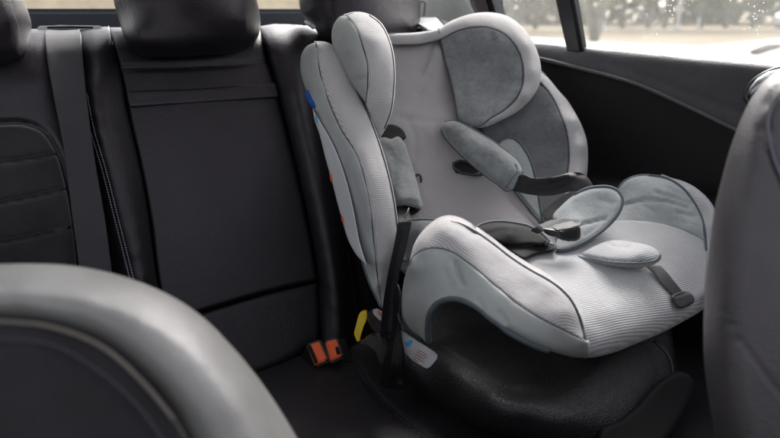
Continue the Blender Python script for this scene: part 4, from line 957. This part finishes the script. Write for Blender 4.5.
# -- harness buckle
bt = [(537.5, 225), (549, 219.8), (563, 218.6), (576.5, 218.8), (582.5, 221.8), (580, 225), (569, 227.8), (557, 230.3), (543.4, 228.5)]
hb = quadbox('harness_buckle', M['buckle'], cs, bt, [1.085, 1.092, 1.092, 1.092, 1.088, 1.072, 1.07, 1.068, 1.075], .006, .0012, (0, .2, -.98))
quadbox('buckle_body', M['buckle_dark'], hb, [(556.5, 230.6), (569, 228), (580.3, 225.4), (581.5, 233), (581, 238.8), (576.5, 241.7), (568, 241.5), (561.6, 240.4), (556.2, 237)], [1.064, 1.066, 1.069, 1.070, 1.072, 1.070, 1.067, 1.065, 1.064], .022, .0018, (.2, .95, .1))
quadbox('buckle_side', M['black'], hb, [(543, 228.8), (556, 230.8), (555.8, 237.5), (548, 235.5)], [1.074, 1.066, 1.067, 1.074], .012, .001, (.2, .95, .1))
quadbox('release_button', M['black'], hb, [(560, 231.6), (577.5, 228.2), (578.5, 236.5), (574.5, 239), (563, 238)], [1.0625, 1.0665, 1.0675, 1.067, 1.0635], .004, .0012, (.2, .95, .1))
quadbox('groove', M['matte_black'], hb, [(559, 223.2), (574, 221.8), (574.5, 222.6), (559.5, 224.2)], [1.0835, 1.0865, 1.085, 1.082], .002, .0002, (0, .2, -.98))
quadbox('tongue', M['black'], hb, [(531, 229), (540, 224.6), (546, 228.6), (538, 232)], [1.09, 1.088, 1.078, 1.082], .004, .0008, (0, .2, -.98))
# -- crotch flap and front strap
FF = Field([(570, 254, 1.092), (600, 246, 1.085), (634, 243, 1.09), (658, 255, 1.065), (640, 265, 1.045), (600, 260, 1.05), (620, 253, 1.048), (640, 252, 1.055)],
           feats=[([(608, 243.5), (614, 246), (630, 247)], 1.2, .004)])
cf = relief('crotch_flap', M['knit_pad'], cs, [(568, 254), (580, 250.5), (594, 245.5), (608, 241), (618, 240), (634, 242), (650, 246), (657, 250), (659.5, 255), (656, 260), (644, 262.6), (630, 263), (610, 261.5), (590, 257.5)], FF, roll=(5, .012), thick=.008, res=1.9, uvw=((1, 0, 0), (0, .85, .5)))
relief('flap_edge', M['suede_light'], cf, [(569, 255, 'c'), (590, 257.5), (610, 261), (630, 262), (644, 261.5), (656, 258.5), (661, 253), (661.5, 258), (656, 263.5), (644, 267), (628, 267.8), (608, 265.5), (588, 260.5)],
       Field([(569, 255, 1.085), (600, 260, 1.052), (630, 263, 1.048), (660, 257, 1.062), (644, 267, 1.06), (600, 264, 1.06)]), roll=(2.5, .006), thick=.008, res=2)
piping('piping', M['piping_grey'], cf, [(569, 255), (590, 258.3), (610, 262), (630, 263), (644, 262.6), (656, 259.5), (660.5, 254)], FF, .0, .0014)
FST = Field([(x, y, FPAN, -.010 if y < 285 else -.007) for x, y in ((646, 266), (660, 266), (655, 276), (668, 275), (664, 287), (678, 285), (676, 300), (690, 297))])
relief('crotch_strap', M['belt'], cs, [(645, 266, 'c'), (660, 265.5, 'c'), (665, 270), (674, 281), (684, 293, 'c'), (674, 297, 'c'), (664, 286), (655, 275)], FST, roll=(1.4, .001), thick=.0018, res=2, uvw=((1, 0, 0), (0, .8, .5)))
relief('strap_end', M['belt'], cs, [(671, 296.5), (676, 293.5), (683, 291.5), (689, 292), (694.5, 299), (694, 302), (688, 306), (681, 308.5), (677, 307), (673, 301)], Field([(x, y, FPAN, -.016) for x, y in ((672, 298), (688, 292), (694, 300), (680, 308), (682, 300))]),
       roll=(3, .005), feats=[([(676, 296), (690, 291.5)], 1.3, .003)], thick=.008, res=1.8, uvw=((1, 0, 0), (0, .8, .5)))

# -- base
FBS = Field([(397, 345, 1.12), (405, 370, 1.135), (420, 394, 1.15), (440, 410, 1.125), (465, 424, 1.085), (520, 440, 1.0), (560, 450, .97), (430, 340, 1.14), (470, 325, 1.17), (440, 310, 1.16), (445, 356, 1.10), (482, 372, 1.045), (465, 378, 1.035), (450, 375, 1.06), (500, 340, 1.14), (490, 398, .965),
             (520, 408, .935), (560, 420, .92), (510, 388, .985), (520, 362, 1.06), (550, 372, 1.02), (590, 370, 1.0), (640, 355, 1.06), (672, 345, 1.12), (690, 380, 1.12), (660, 400, 1.04), (600, 405, .955), (620, 440, .97), (660, 450, 1.03)],
            feats=[([(440, 345), (461, 357), (482, 368.5), (510, 385), (535, 384)], 3.0, -.008), ([(400, 352), (425, 388), (465, 412), (510, 425)], 12, -.006)])
base = relief('base', M['base'], cs, [(398, 320), (396.5, 340), (398, 356), (408, 376), (421, 393), (440, 409), (465, 423), (500, 434), (530, 440), (570, 446), (620, 446), (660, 430), (674, 400), (677, 375), (674, 350), (668, 320), (600, 320), (520, 300), (460, 292), (430, 292)],
              FBS, roll=(9, .03), thick=.05, res=2.6, tdir=(.6, .6, -.2))
piping('rim_edge', M['black'], base, [(654, 341), (664, 350), (671, 362), (672.5, 374)], [1.07, 1.06, 1.05, 1.04], 0, .0022)
relief('support_foot', M['matte_black'], base, [(640, 402), (655, 385), (668, 375.5), (678, 371.5), (687, 373.5), (692.5, 379), (693, 388), (689, 402), (680, 420), (668, 438), (655, 450), (600, 452), (600, 430), (622, 418)],
       Field([(678, 372, 1.03), (692, 385, 1.04), (650, 400, .99), (680, 420, 1.0), (610, 440, .93), (655, 450, .95)]), roll=(6, .015), thick=.05, res=3)
# left bracket behind the belt
relief('side_bracket', M['base'], cs, [(368, 312), (374, 309), (383, 312), (392, 318), (400, 322), (402, 345), (392, 348), (380, 338), (370, 326)], Field([(368, 312, 1.15), (400, 322, 1.10), (400, 345, 1.10), (375, 330, 1.15)]), roll=(3, .008), thick=.03, res=2.4)
yg = [(366.8, 310.5), (360.5, 312.5), (358.5, 315.5), (356.5, 323), (353.8, 334), (357.5, 342.5), (359.5, 342), (361.5, 333), (362.5, 326), (366.6, 321.5), (367, 315)]
slab('belt_guide', M['yellow'], cs, yg, [1.19]*len(yg), .02, .0018)
sl_ = [(373, 309.5), (377, 308.5), (383, 312), (386, 318), (384, 323), (378, 319), (373, 313.5)]
st = slab('sticker', M['paper'], cs, sl_, [1.125]*len(sl_), .002, .0004)
so_ = [(377.5, 311), (380, 311.5), (382, 315.5), (379.5, 316)]
slab('print', M['orange'], st, so_, [1.1235]*4, .0012, .0002)
# care tag
TG = [(394.5, 329), (396.5, 327.5), (405, 333), (425, 346), (435, 352.5), (437.6, 355.5), (437, 359), (431, 366), (428, 368.3), (425, 368), (412, 360), (400, 348.5), (396, 338)]
tt = [1.03]*len(TG)
tg = slab('care_tag', M['paper'], cs, TG, [1.045-.0009*(p[0]-394) for p in TG], .0015, .0003)
def onT(x, y, e=-.001): return one(x, y, 1.045-.0009*(x-394)+e)
def tagprint(name, mat, pix):
    f = [onT(x, y) for x, y in pix]; return hull(name, mat, tg, f, [p+Fv*.0009 for p in f], 0)
tagprint('logo', M['ink_blue'], [(404.5, 342.5), (408.5, 340.5), (411, 339.5), (413.2, 342), (411, 344.5), (409, 346.8), (406, 345.5)])
for i in range(5):
    x0, y0 = 418.3-1.5*i*.9, 349.3+2.4*i*.9
    ln = (11, 12, 10, 12, 7)[i]
    tagprint('print_line', M['ink_red'], [(x0, y0), (x0+ln*.83, y0+ln*.52), (x0+ln*.83-.4, y0+ln*.52+.8), (x0-.4, y0+.8)])
tube_pts('tag_cord', M['black'], cs, [one(x, y, t) for x, y, t in ((398, 314, 1.0), (400, 322, 1.0), (406, 328, 1.0), (416, 336, 1.0), (427, 344, .995))], .002, 8)

# ================================================================ CAR BELT THROUGH THE SEAT
cb_ = thing('fastened_car_belt', 'black car belt looped beside the child seat near the care tag', 'seat belt', tuple(one(392, 330, 1.05)))
FX = Field([(398, 225, 1.06), (411, 222, 1.04), (388, 275, 1.055), (400, 272, 1.03), (380, 330, 1.08), (392, 325, 1.06)])
relief('webbing', M['belt_dark'], cb_, [(398, 222, 'c'), (412, 221, 'c'), (407, 245), (402.5, 262), (399, 275), (396, 295), (393.5, 318), (391, 335, 'c'), (380, 336, 'c'), (382, 312), (385, 290), (388.5, 270), (394, 245)], FX, roll=(1.8, .002), thick=.0018, res=2, uvw=((1, 0, 0), (0, .3, .9)),
       feats=[([(404, 230), (396, 262), (391, 290), (388, 330)], 2.4, -.004)])
FY = Field([(396, 283, 1.04), (402, 310, 1.02), (392, 335, 1.045), (403, 345, 1.01), (382, 382, 1.06), (408, 385, 1.03), (395, 365, 1.025)], feats=[([(399, 320), (394, 345), (390, 378)], 2.6, -.010), ([(402, 340), (401, 380)], 2.4, .008)])
relief('webbing', M['belt_dark'], cb_, [(395, 280, 'c'), (399, 286), (401.5, 300), (400, 315), (401, 330), (404, 348), (408, 366), (409, 382), (406, 387.5), (396, 389), (386, 388), (380.5, 384), (382, 368), (387, 350), (391.5, 334), (393.5, 318), (393, 300)], FY,
       roll=(2.2, .006), thick=.002, res=2, uvw=((1, 0, 0), (0, .3, .9)))
quadbox('tongue_housing', M['black'], cb_, [(373, 335), (384, 336), (389, 345), (388, 352), (385, 366), (379, 365), (377, 350), (366, 345), (363, 341)], [1.12]*9, .03, .003)
quadbox('guide_arm', M['black'], cb_, [(360, 341), (376, 337.5), (376, 341.5), (361, 345)], [1.13]*4, .01, .001)
quadbox('guide_arm', M['black'], cb_, [(375, 332), (380, 333), (384, 346), (380, 346)], [1.11]*4, .01, .001)

# ================================================================ FRONT SEATS (foreground)
fl = thing('passenger_seat', 'grey leather front seat back, blurred, rounded top edge in the lower left foreground', 'car seat', (.0, .45, zc-.5), 'front seats in the foreground')
FO = [(-440, 760), (-425, 620), (-405, 500), (-375, 410), (-325, 345), (-260, 305), (-190, 284), (-120, 273), (-60, 267), (0, 264), (30, 263.6), (60, 264.5), (100, 270.5), (145, 284), (180, 301), (205, 319), (228, 342), (252, 370), (275, 402), (297, 438), (318, 480), (340, 560), (352, 640), (356, 760)]
FI = [(-345, 760), (-335, 620), (-318, 520), (-288, 440), (-240, 385), (-180, 348), (-120, 328), (-40, 320), (0, 320), (50, 325), (100, 344), (145, 382), (175, 418), (200, 470), (222, 560), (232, 640), (236, 760)]
FFL = Field(rail(FO, 't', [.53, .53, .52, .52, .525, .53], 60) + rail([(-395, 760), (-378, 560), (-330, 420), (-250, 350), (-120, 303), (0, 291), (60, 294), (120, 313), (170, 345), (215, 395), (250, 440), (275, 540), (296, 640), (300, 760)], 't', .475, 60) + rail(FI, 't', .462, 60) + [(0, 420, .462), (80, 560, .46), (-160, 540, .46), (-50, 720, .46)])
relief('backrest', M['leather_front_lit'], fl, FO[:-1] + [(356, 765, 'c'), (236, 765, 'c')] + FI[::-1][1:-1] + [(-345, 765, 'c'), (-440, 765, 'c')], FFL, roll=(4, .006), rolls=[(FO, 38, .075), (FI, 34, .035)], thick=.06, res=4, tdir=(-.5, .75, -.6))
relief('back_panel', M['alcantara'], fl, FI[1:-1] + [(236, 765, 'c'), (-345, 765, 'c')], FFL, roll=(6, .008), feats=[([(-120, 352), (0, 345), (50, 350), (98, 378), (140, 418), (165, 450)], 2, .002)], thick=.03, res=5, tdir=(-.5, .75, -.6))
stitches('stitching', M['thread_dark'], fl, [(-120, 346), (0, 339), (50, 344), (98, 370), (140, 408), (170, 450)], FFL, -.0015, 5, 3.2, .0008)
piping('piping', plain('brown_seat_piping', (.10, .085, .072), .5), fl, [(-332, 620), (-316, 520), (-286, 442), (-238, 387), (-178, 350), (-120, 330), (-40, 322), (0, 322), (50, 327), (100, 346), (144, 384), (174, 420)], FFL, -.001, .0016)
frt = thing('driver_seat', 'dark leather front seat side, blurred, at the right edge of the foreground', 'car seat', (.6, .4, zc-.5), 'front seats in the foreground')
GO = [(1080, 96), (980, 76), (900, 68), (850, 66), (800, 67), (778, 71), (764, 81), (752, 97), (741, 119), (731, 146), (722, 178), (715.5, 205), (710, 240), (705.5, 280), (703.5, 320), (704.5, 365), (709, 400), (716, 438), (726, 500), (742, 600), (750, 760)]
FG = Field([(715, 200, .63), (704, 330, .62), (718, 450, .61), (760, 80, .64), (860, 60, .64), (860, 300, .57), (860, 520, .57), (1080, 110, .60), (1080, 500, .55), (900, 750, .56), (760, 750, .60), (780, 300, .59)],
           feats=[([(850, 84), (790, 84), (772, 100), (766, 122), (770, 150), (785, 190)], 2.6, .005), ([(706, 275), (718, 305), (735, 331), (760, 368), (790, 405)], 2.2, .0012)])
relief('backrest', M['leather_front_shaded'], frt, GO[:-1] + [(750, 765, 'c'), (1085, 765, 'c'), (1085, 98, 'c')], FG, roll=(36, .07), thick=.10, res=3.2, tdir=(.95, .3, -.1))
piping('piping', M['thread_dark'], frt, [(850, 86), (792, 86), (774, 101), (768, 122), (772, 150), (787, 190)], FG, -.002, .0016)
